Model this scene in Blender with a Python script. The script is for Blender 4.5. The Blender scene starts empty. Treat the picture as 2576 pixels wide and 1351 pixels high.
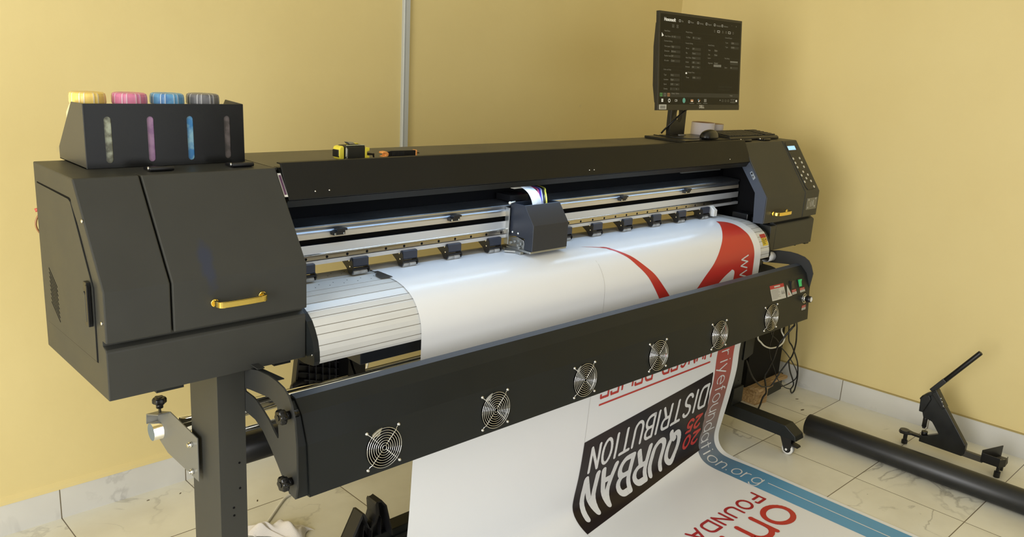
import bpy, bmesh, math, random
from mathutils import Vector, Matrix, Euler
random.seed(7)
SC = bpy.context.scene
COL = SC.collection
BZ = 0.83            # height of the printer body's underside above the floor

# ---------------------------------------------------------------- camera
cam_d = bpy.data.cameras.new('camera')
cam = bpy.data.objects.new('camera', cam_d)
COL.objects.link(cam)
SC.camera = cam
cam_d.sensor_fit = 'HORIZONTAL'
cam_d.sensor_width = 36.0
cam_d.lens = 36.0 * 2091.0 / 2576.0
cam_d.clip_start = 0.02
RM = ((0.72187383, -0.68943021, 0.05986785),
      (-0.13108134, -0.22116766, -0.96638633),
      (0.67949677, 0.68976145, -0.25002659))
m = Matrix(((RM[0][0], -RM[1][0], -RM[2][0]),
            (RM[0][1], -RM[1][1], -RM[2][1]),
            (RM[0][2], -RM[1][2], -RM[2][2])))
cam.matrix_world = Matrix.Translation((-0.48986, -1.5673, 0.68897 + BZ)) @ m.to_4x4()

# ---------------------------------------------------------------- world, lights, exposure
SC.view_settings.view_transform = 'Standard'
SC.view_settings.look = 'None'
SC.view_settings.gamma = 1.0
SC.view_settings.exposure = 0.0
W = bpy.data.worlds.new('world')
SC.world = W
W.use_nodes = True
W.node_tree.nodes['Background'].inputs[0].default_value = (0.85, 0.92, 1.0, 1)
W.node_tree.nodes['Background'].inputs[1].default_value = 0.3

def area(name, loc, target, sx, sy, power, col):
    d = bpy.data.lights.new(name, 'AREA')
    d.shape = 'RECTANGLE'; d.size = sx; d.size_y = sy; d.energy = power; d.color = col
    o = bpy.data.objects.new(name, d); COL.objects.link(o)
    o.location = loc
    o.rotation_euler = (Vector(target) - Vector(loc)).to_track_quat('-Z', 'Y').to_euler()
    return o
# daylight through the window of the left wall and the wide opening behind the camera
area('window_daylight_side', (-2.52, -1.2, 1.22), (1.0, -1.2, 1.05), 1.9, 2.0, 124, (0.985, 0.985, 0.985))
area('window_daylight_rear', (0.6, -3.52, 1.5), (0.6, 0.0, 0.9), 2.6, 1.7, 24, (0.97, 0.985, 1.0))

# ---------------------------------------------------------------- materials
MATS = {}
def mat(name, col, rough=0.5, metal=0.0, spec=0.5, emit=None, estr=1.0, noise=None, bump=None, alpha=None, coat=0.0, trans=0.0):
    if name in MATS: return MATS[name]
    m = bpy.data.materials.new(name); m.use_nodes = True
    nt = m.node_tree; b = nt.nodes['Principled BSDF']
    b.inputs['Base Color'].default_value = (*col, 1)
    b.inputs['Roughness'].default_value = rough
    b.inputs['Metallic'].default_value = metal
    b.inputs['Specular IOR Level'].default_value = spec
    b.inputs['Coat Weight'].default_value = coat
    b.inputs['Transmission Weight'].default_value = trans
    if emit:
        b.inputs['Emission Color'].default_value = (*emit, 1)
        b.inputs['Emission Strength'].default_value = estr
    tc = nt.nodes.new('ShaderNodeNewGeometry')
    if noise:      # (scale, amount): slight value variation of colour and roughness
        n = nt.nodes.new('ShaderNodeTexNoise'); n.inputs['Scale'].default_value = noise[0]; n.inputs['Detail'].default_value = 5
        nt.links.new(tc.outputs['Position'], n.inputs['Vector'])
        r = nt.nodes.new('ShaderNodeMapRange'); r.inputs[1].default_value = 0.3; r.inputs[2].default_value = 0.7
        r.inputs[3].default_value = 1 - noise[1]; r.inputs[4].default_value = 1 + noise[1]
        nt.links.new(n.outputs['Fac'], r.inputs[0])
        v = nt.nodes.new('ShaderNodeVectorMath'); v.operation = 'SCALE'
        v.inputs[0].default_value = col
        nt.links.new(r.outputs[0], v.inputs['Scale']); nt.links.new(v.outputs[0], b.inputs['Base Color'])
        r2 = nt.nodes.new('ShaderNodeMapRange'); r2.inputs[1].default_value = 0.3; r2.inputs[2].default_value = 0.7
        r2.inputs[3].default_value = rough * 0.9; r2.inputs[4].default_value = min(1, rough * 1.1)
        nt.links.new(n.outputs['Fac'], r2.inputs[0]); nt.links.new(r2.outputs[0], b.inputs['Roughness'])
    if bump:
        n = nt.nodes.new('ShaderNodeTexNoise'); n.inputs['Scale'].default_value = bump[0]; n.inputs['Detail'].default_value = 4
        nt.links.new(tc.outputs['Position'], n.inputs['Vector'])
        bp = nt.nodes.new('ShaderNodeBump'); bp.inputs['Strength'].default_value = bump[1]; bp.inputs['Distance'].default_value = 0.01
        nt.links.new(n.outputs['Fac'], bp.inputs['Height']); nt.links.new(bp.outputs[0], b.inputs['Normal'])
    MATS[name] = m
    return m

def nodes_of(m): return m.node_tree, m.node_tree.nodes['Principled BSDF']

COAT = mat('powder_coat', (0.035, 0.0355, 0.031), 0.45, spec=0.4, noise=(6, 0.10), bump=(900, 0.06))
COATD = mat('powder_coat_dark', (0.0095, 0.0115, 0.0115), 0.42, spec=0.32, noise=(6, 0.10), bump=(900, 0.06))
HOODM = mat('hood_black', (0.007, 0.007, 0.006), 0.48, spec=0.3, noise=(5, 0.15))
TOPM = mat('top_plate_coat', (0.040, 0.038, 0.032), 0.38, noise=(4, 0.12))
BLACK = mat('black_plastic', (0.008, 0.008, 0.009), 0.35)
BLACKM = mat('black_matte', (0.0025, 0.0025, 0.003), 0.8, spec=0.15)
BLUEB = mat('arm_blue_black', (0.030, 0.036, 0.055), 0.35)
CHROME = mat('chrome', (0.75, 0.75, 0.73), 0.12, 1.0)
ALU = mat('aluminium', (0.62, 0.63, 0.64), 0.32, 1.0, noise=(8, 0.05))
ALUG = mat('aluminium_grey', (0.30, 0.32, 0.35), 0.35, 0.9)
ALUT = mat('aluminium_tan', (0.62, 0.55, 0.44), 0.4, 0.6)
PLAT = mat('platen_aluminium', (0.70, 0.71, 0.70), 0.34, 0.12, noise=(10, 0.04))
PLATD = mat('platen_groove', (0.42, 0.40, 0.36), 0.45, 0.3)
GOLD = mat('polished_brass', (0.95, 0.72, 0.20), 0.10, 1.0)
STEEL = mat('dull_steel', (0.42, 0.43, 0.42), 0.38, 0.9)
GREYB = mat('bracket_grey', (0.19, 0.19, 0.17), 0.42, 0.3)
WHITEP = mat('white_plastic', (0.75, 0.74, 0.70), 0.4)
CREAM = mat('cream_plastic', (0.62, 0.58, 0.48), 0.5)
RUBBER = mat('rubber_grey', (0.38, 0.38, 0.37), 0.6, bump=(600, 0.4))
TUBEB = mat('black_tube', (0.012, 0.013, 0.014), 0.38)
RED = mat('label_red', (0.45, 0.03, 0.03), 0.5)
LABELW = mat('label_white', (0.55, 0.54, 0.50), 0.5)
YEL = mat('label_yellow', (0.75, 0.55, 0.05), 0.5)
INKK = mat('print_black_text', (0.02, 0.02, 0.02), 0.5)

# ---------------------------------------------------------------- mesh builder (printer coordinates: z = 0 is the body's underside)
ORIG = {}
def owner(o): return ORIG.get(o.name, Vector((0, 0, 0)))
class MB:
    def __init__(s): s.v = []; s.f = []; s.mi = []; s.sm = []; s.uv = None; s.xf = None
    def pt(s, p):
        p = Vector(p)
        if s.xf is not None: p = s.xf @ p
        s.v.append(p); return len(s.v) - 1
    def face(s, idx, mi=0, sm=False): s.f.append(tuple(idx)); s.mi.append(mi); s.sm.append(sm)
    def quad(s, a, b, c, d, mi=0): s.face([s.pt(p) for p in (a, b, c, d)], mi)
    def poly(s, pts, mi=0): s.face([s.pt(p) for p in pts], mi)
    def box(s, x0, x1, y0, y1, z0, z1, mi=0):
        i = [s.pt(p) for p in ((x0,y0,z0),(x1,y0,z0),(x1,y1,z0),(x0,y1,z0),(x0,y0,z1),(x1,y0,z1),(x1,y1,z1),(x0,y1,z1))]
        for q in ((3,2,1,0),(4,5,6,7),(0,1,5,4),(1,2,6,5),(2,3,7,6),(3,0,4,7)): s.face([i[k] for k in q], mi)
    def prism(s, prof, a0, a1, axis='x', mi=0, caps=True, sm=False, capmi=None):
        """prof: closed polygon. axis x: (y,z); y: (x,z); z: (x,y)"""
        def mk(p, a): return {'x': (a, p[0], p[1]), 'y': (p[0], a, p[1]), 'z': (p[0], p[1], a)}[axis]
        A = [s.pt(mk(p, a0)) for p in prof]; B = [s.pt(mk(p, a1)) for p in prof]; n = len(prof)
        for k in range(n): s.face((A[k], A[(k+1) % n], B[(k+1) % n], B[k]), mi, sm)
        if caps:
            s.face(A[::-1], mi if capmi is None else capmi); s.face(B, mi if capmi is None else capmi)
    def sheet(s, prof, a0, a1, axis='x', th=0.002, mi=0):
        """thin bent plate from an open polyline"""
        n = len(prof); nor = []
        for k in range(n):
            a = Vector(prof[max(k-1, 0)]); b = Vector(prof[min(k+1, n-1)]); t = (b - a).normalized(); nor.append(Vector((-t.y, t.x)))
        off = [tuple(Vector(p) + nor[k] * th) for k, p in enumerate(prof)]
        s.prism(list(prof) + off[::-1], a0, a1, axis, mi)
    def cyl(s, p0, p1, r0, r1=None, n=20, mi=0, caps=True, sm=True, capmi=None):
        p0 = Vector(p0); p1 = Vector(p1); r1 = r0 if r1 is None else r1
        d = (p1 - p0).normalized(); u = d.orthogonal().normalized(); w = d.cross(u)
        A = []; B = []
        for k in range(n):
            t = 2 * math.pi * k / n; q = u * math.cos(t) + w * math.sin(t)
            A.append(s.pt(p0 + q * r0)); B.append(s.pt(p1 + q * r1))
        for k in range(n): s.face((A[k], A[(k+1) % n], B[(k+1) % n], B[k]), mi, sm)
        if caps:
            cm = mi if capmi is None else capmi
            s.face(A[::-1], cm); s.face(B, cm)
    def tube(s, pts, r, n=10, mi=0, closed=False):
        pts = [Vector(p) for p in pts]; N = len(pts); rings = []
        prev = None
        for k in range(N):
            if closed: d = pts[(k+1) % N] - pts[k-1]
            else: d = pts[min(k+1, N-1)] - pts[max(k-1, 0)]
            d.normalize()
            if prev is None: u = d.orthogonal().normalized()
            else: u = (prev - d * prev.dot(d)).normalized()
            prev = u; w = d.cross(u)
            rr = r[k] if isinstance(r, (list, tuple)) else r
            rings.append([s.pt(pts[k] + (u * math.cos(2*math.pi*j/n) + w * math.sin(2*math.pi*j/n)) * rr) for j in range(n)])
        M = N if closed else N - 1
        for k in range(M):
            A = rings[k]; B = rings[(k+1) % N]
            for j in range(n): s.face((A[j], A[(j+1) % n], B[(j+1) % n], B[j]), mi, True)
        if not closed: s.face(rings[0][::-1], mi); s.face(rings[-1], mi)
    def lathe(s, prof, c, axis=(0, 0, 1), n=28, mi=0, sm=True, mats=None):
        """prof: list of (r, h) along the axis from point c"""
        c = Vector(c); d = Vector(axis).normalized(); u = d.orthogonal().normalized(); w = d.cross(u)
        R = [[s.pt(c + d * h + (u * math.cos(2*math.pi*j/n) + w * math.sin(2*math.pi*j/n)) * max(r, 1e-5)) for j in range(n)] for r, h in prof]
        for k in range(len(R)-1):
            for j in range(n): s.face((R[k][j], R[k][(j+1) % n], R[k+1][(j+1) % n], R[k+1][j]), mats[k] if mats else mi, sm)
        s.face(R[0][::-1], mats[0] if mats else mi); s.face(R[-1], mats[-1] if mats else mi)
    def ball(s, c, r, sc=(1, 1, 1), n=14, mi=0):
        c = Vector(c); R = []
        for a in range(1, n//2):
            t = math.pi * a / (n//2)
            R.append([s.pt(c + Vector((math.sin(t)*math.cos(2*math.pi*j/n)*sc[0], math.sin(t)*math.sin(2*math.pi*j/n)*sc[1], math.cos(t)*sc[2])) * r) for j in range(n)])
        T = s.pt(c + Vector((0, 0, r*sc[2]))); Bt = s.pt(c - Vector((0, 0, r*sc[2])))
        for j in range(n):
            s.face((T, R[0][j], R[0][(j+1) % n]), mi, True); s.face((Bt, R[-1][(j+1) % n], R[-1][j]), mi, True)
        for k in range(len(R)-1):
            for j in range(n): s.face((R[k][j], R[k+1][j], R[k+1][(j+1) % n], R[k][(j+1) % n]), mi, True)
    def build(s, name, mats, parent=None, bevel=0.0, seg=2, subd=0, solid=0.0):
        if not isinstance(mats, (list, tuple)): mats = [mats]
        V = [Vector((p.x, p.y, p.z + BZ)) for p in s.v]
        xs = [p.x for p in V]; ys = [p.y for p in V]; zs = [p.z for p in V]
        o0 = Vector(((min(xs)+max(xs))/2, (min(ys)+max(ys))/2, min(zs)))
        me = bpy.data.meshes.new(name)
        me.from_pydata([p - o0 for p in V], [], s.f)
        for m_ in mats: me.materials.append(m_)
        for k, p in enumerate(me.polygons): p.material_index = s.mi[k]; p.use_smooth = s.sm[k]
        if s.uv is not None:
            L = me.uv_layers.new(name='map')
            for lp in me.loops: L.data[lp.index].uv = s.uv[lp.vertex_index]
        me.update()
        if s.uv is None:
            bm = bmesh.new(); bm.from_mesh(me); bmesh.ops.recalc_face_normals(bm, faces=bm.faces); bm.to_mesh(me); bm.free()
        ob = bpy.data.objects.new(name, me); COL.objects.link(ob)
        if parent is not None:
            ob.parent = parent; ob.location = o0 - owner(parent)
        else: ob.location = o0
        ORIG[ob.name] = o0
        if bevel:
            b = ob.modifiers.new('bevel', 'BEVEL'); b.width = bevel; b.segments = seg; b.limit_method = 'ANGLE'; b.angle_limit = math.radians(35)
            b.harden_normals = False
        if solid:
            q = ob.modifiers.new('solid', 'SOLIDIFY'); q.thickness = solid; q.offset = 0
        if subd:
            q = ob.modifiers.new('sub', 'SUBSURF'); q.levels = subd; q.render_levels = subd
        return ob
def empty(name, loc, label=None, cat=None, group=None):
    o = bpy.data.objects.new(name, None); COL.objects.link(o)
    o.empty_display_size = 0.1
    o.location = (loc[0], loc[1], loc[2] + BZ); ORIG[o.name] = Vector(o.location)
    if label: tag(o, label, cat, group)
    return o
def tag(o, label=None, cat=None, group=None, kind=None):
    if label: o['label'] = label
    if cat: o['category'] = cat
    if group: o['group'] = group
    if kind: o['kind'] = kind
    return o
def dup(o, parent, offset, label=None):
    """copy an object and its children; offset is a world translation"""
    c = o.copy(); COL.objects.link(c)
    off = Vector(offset)
    if parent is None: c.location = o.location + off
    else:
        c.parent = parent
        c.location = ORIG[o.name] + off - owner(parent)
    ORIG[c.name] = ORIG[o.name] + off
    if label: c['label'] = label
    for ch in list(o.children):
        d = ch.copy(); COL.objects.link(d); d.parent = c
        ORIG[d.name] = ORIG[ch.name] + off
        for g in list(ch.children):
            e = g.copy(); COL.objects.link(e); e.parent = d; ORIG[e.name] = ORIG[g.name] + off
    return c
def bez(P, n=12):
    """Catmull-Rom through points"""
    P = [Vector(p) for p in P]; out = []
    for i in range(len(P)-1):
        a = P[max(i-1, 0)]; b = P[i]; c = P[i+1]; d = P[min(i+2, len(P)-1)]
        for k in range(n):
            t = k / n
            out.append(0.5*((2*b)+(c-a)*t+(2*a-5*b+4*c-d)*t*t+(3*b-a-3*c+d)*t**3))
    out.append(P[-1]); return out
# ---------------------------------------------------------------- the room
def wall_mat():
    m = mat('wall_yellow_paint', (0.80, 0.66, 0.33), 0.55)
    nt, b = nodes_of(m); N = nt.nodes; Lk = nt.links
    g = N.new('ShaderNodeNewGeometry')
    n1 = N.new('ShaderNodeTexNoise'); n1.inputs['Scale'].default_value = 1.3; n1.inputs['Detail'].default_value = 6
    Lk.new(g.outputs['Position'], n1.inputs['Vector'])
    r = N.new('ShaderNodeValToRGB'); r.color_ramp.elements[0].position = 0.35; r.color_ramp.elements[1].position = 0.7
    r.color_ramp.elements[0].color = (0.745, 0.605, 0.268, 1); r.color_ramp.elements[1].color = (0.785, 0.65, 0.302, 1)
    Lk.new(n1.outputs['Fac'], r.inputs[0]); 
    # sparse scuffs
    n2 = N.new('ShaderNodeTexNoise'); n2.inputs['Scale'].default_value = 9; n2.inputs['Detail'].default_value = 3
    Lk.new(g.outputs['Position'], n2.inputs['Vector'])
    mr = N.new('ShaderNodeMapRange'); mr.inputs[1].default_value = 0.74; mr.inputs[2].default_value = 0.78
    Lk.new(n2.outputs['Fac'], mr.inputs[0])
    mx = N.new('ShaderNodeMix'); mx.data_type = 'RGBA'; mx.inputs[7].default_value = (0.62, 0.52, 0.3, 1)
    ml = N.new('ShaderNodeMath'); ml.operation = 'MULTIPLY'; ml.inputs[1].default_value = 0.35
    Lk.new(mr.outputs[0], ml.inputs[0]); Lk.new(ml.outputs[0], mx.inputs[0]); Lk.new(r.outputs[0], mx.inputs[6]); Lk.new(mx.outputs[2], b.inputs['Base Color'])
    n3 = N.new('ShaderNodeTexNoise'); n3.inputs['Scale'].default_value = 14; n3.inputs['Detail'].default_value = 5
    Lk.new(g.outputs['Position'], n3.inputs['Vector'])
    bp = N.new('ShaderNodeBump'); bp.inputs['Strength'].default_value = 0.12; bp.inputs['Distance'].default_value = 0.01
    Lk.new(n3.outputs['Fac'], bp.inputs['Height']); Lk.new(bp.outputs[0], b.inputs['Normal'])
    return m
def tile_mat(name, base, dark, vein, ox, oy, axes):
    """marble-look tiles 0.4 m, joints at ox + 0.4k / oy + 0.4k; axes: the one or two axes that carry joints"""
    m = mat(name, base, 0.22); nt, b = nodes_of(m); N = nt.nodes; Lk = nt.links
    g = N.new('ShaderNodeNewGeometry'); sp = N.new('ShaderNodeSeparateXYZ'); Lk.new(g.outputs['Position'], sp.inputs[0])
    def M(op, a, bb=None, c=None):
        n = N.new('ShaderNodeMath'); n.operation = op
        for i, v in enumerate((a, bb, c)):
            if v is None: continue
            if isinstance(v, (int, float)): n.inputs[i].default_value = v
            else: Lk.new(v, n.inputs[i])
        return n.outputs[0]
    masks = []; ids = []
    for ax, off in zip('XY', (ox, oy)):
        u = M('DIVIDE', M('SUBTRACT', sp.outputs[ax], off), 0.4)
        ids.append(M('FLOOR', u))
        if ax.lower() in axes:
            fr = M('FRACT', u); d = M('MINIMUM', fr, M('SUBTRACT', 1.0, fr)); masks.append(M('LESS_THAN', d, 0.0042))
    gm = masks[0] if len(masks) == 1 else M('MAXIMUM', masks[0], masks[1])
    # a different piece of marble in every tile
    tid = N.new('ShaderNodeCombineXYZ'); Lk.new(M('MULTIPLY', ids[0], 3.7), tid.inputs[0]); Lk.new(M('MULTIPLY', ids[1], 5.3), tid.inputs[1])
    va = N.new('ShaderNodeVectorMath'); va.operation = 'ADD'; Lk.new(g.outputs['Position'], va.inputs[0]); Lk.new(tid.outputs[0], va.inputs[1])
    nz = N.new('ShaderNodeTexNoise'); nz.inputs['Scale'].default_value = 2.2; nz.inputs['Detail'].default_value = 7; nz.inputs['Distortion'].default_value = 1.6
    Lk.new(va.outputs[0], nz.inputs['Vector'])
    v = M('ABSOLUTE', M('SUBTRACT', nz.outputs['Fac'], 0.52)); vm = N.new('ShaderNodeMapRange')
    vm.inputs[1].default_value = 0.0; vm.inputs[2].default_value = 0.022; vm.inputs[3].default_value = 1; vm.inputs[4].default_value = 0
    Lk.new(v, vm.inputs[0])
    n2 = N.new('ShaderNodeTexNoise'); n2.inputs['Scale'].default_value = 3.0; n2.inputs['Detail'].default_value = 6; Lk.new(va.outputs[0], n2.inputs['Vector'])
    c1 = N.new('ShaderNodeMix'); c1.data_type = 'RGBA'; c1.inputs[6].default_value = (*base, 1); c1.inputs[7].default_value = (*dark, 1)
    mr = N.new('ShaderNodeMapRange'); mr.inputs[1].default_value = 0.4; mr.inputs[2].default_value = 0.68; Lk.new(n2.outputs['Fac'], mr.inputs[0]); Lk.new(mr.outputs[0], c1.inputs[0])
    c2 = N.new('ShaderNodeMix'); c2.data_type = 'RGBA'; Lk.new(c1.outputs[2], c2.inputs[6]); c2.inputs[7].default_value = (*vein, 1)
    n4 = N.new('ShaderNodeTexNoise'); n4.inputs['Scale'].default_value = 1.7; Lk.new(va.outputs[0], n4.inputs['Vector'])
    m4 = N.new('ShaderNodeMapRange'); m4.inputs[1].default_value = 0.5; m4.inputs[2].default_value = 0.62; m4.inputs[4].default_value = 0.75; Lk.new(n4.outputs['Fac'], m4.inputs[0])
    Lk.new(M('MULTIPLY', vm.outputs[0], m4.outputs[0]), c2.inputs[0])
    # small dirt specks
    n5 = N.new('ShaderNodeTexNoise'); n5.inputs['Scale'].default_value = 30; n5.inputs['Detail'].default_value = 2; Lk.new(g.outputs['Position'], n5.inputs['Vector'])
    m5 = N.new('ShaderNodeMapRange'); m5.inputs[1].default_value = 0.765; m5.inputs[2].default_value = 0.79; m5.inputs[4].default_value = 0.7; Lk.new(n5.outputs['Fac'], m5.inputs[0])
    c4 = N.new('ShaderNodeMix'); c4.data_type = 'RGBA'; Lk.new(c2.outputs[2], c4.inputs[6]); c4.inputs[7].default_value = (0.10, 0.08, 0.05, 1); Lk.new(m5.outputs[0], c4.inputs[0])
    c3 = N.new('ShaderNodeMix'); c3.data_type = 'RGBA'; Lk.new(c4.outputs[2], c3.inputs[6]); c3.inputs[7].default_value = (0.16, 0.13, 0.08, 1); Lk.new(gm, c3.inputs[0])
    Lk.new(c3.outputs[2], b.inputs['Base Color'])
    rr = N.new('ShaderNodeMapRange'); rr.inputs[3].default_value = 0.2; rr.inputs[4].default_value = 0.45; Lk.new(n2.outputs['Fac'], rr.inputs[0]); Lk.new(rr.outputs[0], b.inputs['Roughness'])
    return m
WALL = wall_mat()
FLOORM = tile_mat('floor_marble_tile', (0.84, 0.82, 0.70), (0.70, 0.67, 0.55), (0.36, 0.34, 0.28), 0.171, -0.0345, 'xy')
SKX = tile_mat('skirting_tile_back', (0.70, 0.69, 0.64), (0.62, 0.61, 0.57), (0.40, 0.39, 0.37), 0.171, -0.0345, 'x')
SKY = tile_mat('skirting_tile_right', (0.70, 0.69, 0.64), (0.62, 0.61, 0.57), (0.40, 0.39, 0.37), 0.171, -0.0345, 'y')
CEIL = mat('ceiling_white', (0.8, 0.79, 0.74), 0.8)
YB = 1.085
def xr(y): return 3.295 - 0.055 * y
F = -BZ
XL, YF, ZC = -2.6, -3.6, 2.1      # left wall, front wall, ceiling (printer coordinates)
def struct(mb, name, m_, label=None):
    o = mb.build(name, m_); o['kind'] = 'structure'
    return o
b = MB(); b.box(XL-.15, 3.7, YF-.15, YB+.12, F-.1, F); struct(b, 'floor', FLOORM)
b = MB(); b.box(XL-.15, 3.7, YF-.15, YB+.12, ZC, ZC+.1); struct(b, 'ceiling', CEIL)
b = MB(); b.box(XL-.15, 3.7, YB, YB+.12, F, ZC); struct(b, 'wall_back', WALL)
b = MB(); b.prism([(xr(YF), YF), (xr(YF)+.15, YF), (xr(YB)+.15, YB), (xr(YB), YB)], F, ZC, 'z'); struct(b, 'wall_right', WALL)
# left wall with a window opening, front wall with a wide opening
b = MB()
wy0, wy1, wz0, wz1 = -2.15, -0.25, F+0.20, F+2.24
b.box(XL-.15, XL, YF, wy0, F, ZC); b.box(XL-.15, XL, wy1, YB, F, ZC)
b.box(XL-.15, XL, wy0, wy1, F, wz0); b.box(XL-.15, XL, wy0, wy1, wz1, ZC); struct(b, 'wall_left', WALL)
b = MB(); ox0, ox1, oz0, oz1 = -0.7, 1.9, F+0.65, F+2.35
b.box(XL, ox0, YF-.15, YF, F, ZC); b.box(ox1, 3.7, YF-.15, YF, F, ZC); b.box(ox0, ox1, YF-.15, YF, F, oz0); b.box(ox0, ox1, YF-.15, YF, oz1, ZC); struct(b, 'wall_front', mat('front_wall_dark', (0.10, 0.09, 0.07), 0.8))  # unseen wall, coloured dark to cut its bounce onto the printer's front
FRM = mat('window_frame_white', (0.7, 0.7, 0.68), 0.4)
b = MB()
for a in (wy0, (wy0+wy1)/2-.02, wy1-.05): b.box(XL-.13, XL-.08, a, a+.05, wz0, wz1)
for a in (wz0, wz1-.05): b.box(XL-.13, XL-.08, wy0, wy1, a, a+.05)
struct(b, 'window_1', FRM)
b = MB()
for a in (ox0, (ox0+ox1)/2-.02, ox1-.05): b.box(a, a+.05, YF-.13, YF-.08, oz0, oz1)
for a in (oz0, oz1-.05): b.box(ox0, ox1, YF-.13, YF-.08, a, a+.05)
struct(b, 'window_2', FRM)
# skirting tiles and the painted ledge above them
ZS = F + 0.102
b = MB(); b.box(XL, xr(YB), YB-.010, YB, F, ZS); struct(b, 'baseboard_back', SKX)
b = MB(); b.prism([(xr(YF)-.010, YF), (xr(YF)+.01, YF), (xr(YB)+.01, YB-.011), (xr(YB)-.010, YB-.011)], F, ZS, 'z'); struct(b, 'baseboard_right', SKY)
b = MB(); b.prism([(YB, ZS), (YB-.012, ZS), (YB-.010, ZS+.012), (YB, ZS+.022)], XL, xr(YB)-.02, 'x'); struct(b, 'trim_1', WALL)
GROUT = mat('trim_stained', (0.42, 0.33, 0.13), 0.7)
b = MB(); b.prism([(xr(YF)-.008, YF), (xr(YF)+.01, YF), (xr(YB)+.01, YB-.015), (xr(YB)-.008, YB-.015)], ZS, ZS+.005, 'z'); struct(b, 'trim_2', GROUT)
# surface conduit on the back wall, slightly out of plumb
CONM = mat('conduit_plastic', (0.50, 0.52, 0.50), 0.4)
b = MB()
pr = [(-.0145, 0), (-.0145, -.012), (-.0125, -.015), (.0125, -.015), (.0145, -.012), (.0145, 0)]
A = [b.pt((1.4865+p[0], YB+p[1], -.3)) for p in pr]; Bq = [b.pt((1.4625+p[0], YB+p[1], ZC)) for p in pr]
for k in range(len(pr)): b.face((A[k], A[(k+1) % 6], Bq[(k+1) % 6], Bq[k]))
b.face(A[::-1]); b.face(Bq)
# seam of the snap-on lid
i = [b.pt(p) for p in ((1.4865-.0085, YB-.0158, -.3), (1.4865-.0075, YB-.0158, -.3), (1.4625-.0075, YB-.0158, ZC), (1.4625-.0085, YB-.0158, ZC))]; b.face(i, 1)
tag(b.build('cable_conduit', [CONM, mat('conduit_seam', (0.22, 0.23, 0.22), 0.5)]), 'grey plastic cable conduit running up the yellow back wall', 'conduit')
# bits of dirt and chips on the floor
DIRT = mat('floor_chip', (0.10, 0.07, 0.03), 0.8)
for (x, y, r, a) in ((.92, .53, .009, .4), (1.02, .42, .008, 1.0), (3.02, .02, .012, 2.9), (3.12, .1, .008, 2.5), (.70, .80, .006, 1), (.42, 1.02, .005, 0), (.52, 1.0, .005, .6)):
    b = MB(); n = 8
    pts = [(x + r*math.cos(t)*math.cos(a) - r*.35*math.sin(t)*math.sin(a), y + r*math.cos(t)*math.sin(a) + r*.35*math.sin(t)*math.cos(a)) for t in [2*math.pi*k/n for k in range(n)]]
    b.prism(pts, F, F+.0012, 'z')
    o = b.build('floor_chip', DIRT); tag(o, 'tiny brown chip of dirt lying on the tiles', 'dirt', 'dirt chips scattered on the floor tiles')
# ---------------------------------------------------------------- the printer
PR = empty('wide_format_printer', (1.4, 0.19, F), 'long dark grey wide-format printer on legs, loaded with white film', 'printer')
L = 2.8; XA, XO, XS = 0.421, 2.379, 2.679
ZT, ZK, ZCB, YT, YK, D = 0.4095, 0.218, 0.1175, 0.128, -0.0055, 0.383
GAPM = BLACKM
def slope_pt(t, off=0.0):    # along the sloped front from top (0) to knee (1), offset outwards
    y = YT + (YK-YT)*t; z = ZT + (ZK-ZT)*t
    n = Vector((-(ZT-ZK), (YT-YK))).normalized()      # outward: towards -y, +z
    n = Vector((-abs(n.x), abs(n.y)))
    return (y + n.x*off, z + n.y*off)
# coat with the blue ink stain on the cover door
STN = mat('cover_coat_stained', (0.035, 0.0355, 0.031), 0.45, spec=0.4, noise=(6, 0.10), bump=(900, 0.06))
nt, bs = nodes_of(STN); N = nt.nodes; Lk = nt.links
g = N.new('ShaderNodeNewGeometry'); mp = N.new('ShaderNodeVectorMath'); mp.operation = 'SUBTRACT'; Lk.new(g.outputs['Position'], mp.inputs[0])
mp.inputs[1].default_value = (0.205, 0.02, 0.245 + BZ)
nzz = N.new('ShaderNodeTexNoise'); nzz.inputs['Scale'].default_value = 30; Lk.new(g.outputs['Position'], nzz.inputs['Vector'])
sc = N.new('ShaderNodeVectorMath'); sc.operation = 'MULTIPLY'; sc.inputs[1].default_value = (58, 0, 17); Lk.new(mp.outputs[0], sc.inputs[0])
ln = N.new('ShaderNodeVectorMath'); ln.operation = 'LENGTH'; Lk.new(sc.outputs[0], ln.inputs[0])
ad = N.new('ShaderNodeMath'); ad.operation = 'MULTIPLY_ADD'; Lk.new(nzz.outputs['Fac'], ad.inputs[0]); ad.inputs[1].default_value = 1.6; Lk.new(ln.outputs['Value'], ad.inputs[2])
mr = N.new('ShaderNodeMapRange'); mr.inputs[1].default_value = 1.25; mr.inputs[2].default_value = 1.8; mr.inputs[3].default_value = 0.55; mr.inputs[4].default_value = 0
Lk.new(ad.outputs[0], mr.inputs[0])
src = bs.inputs['Base Color'].links[0].from_socket
mx = N.new('ShaderNodeMix'); mx.data_type = 'RGBA'; Lk.new(src, mx.inputs[6]); mx.inputs[7].default_value = (0.022, 0.032, 0.075, 1); Lk.new(mr.outputs[0], mx.inputs[0]); Lk.new(mx.outputs[2], bs.inputs['Base Color'])

# --- left end housing
cover_prof = [(YK, ZCB), (YK, ZK), (YT, ZT), (YT+.03, ZT), (YT+.03, ZCB)]
body_prof = [(0.012, .1025), (0.012, .2), (.135, .396), (.1727, ZT-.001), (D, ZT-.001), (D, 0.0), (0.0, 0.0), (0.0, .0985)]
b = MB()
b.prism([(D, 0), (D, ZT), (.150, ZT), (.150, ZT-.003), (.016, .214), (.016, .108)] + [(.016, .108), (.004, .1026), (0, .098), (0, 0)], 0.0, XA)
hb = b.build('end_housing', COAT, PR, bevel=.0022)
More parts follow.
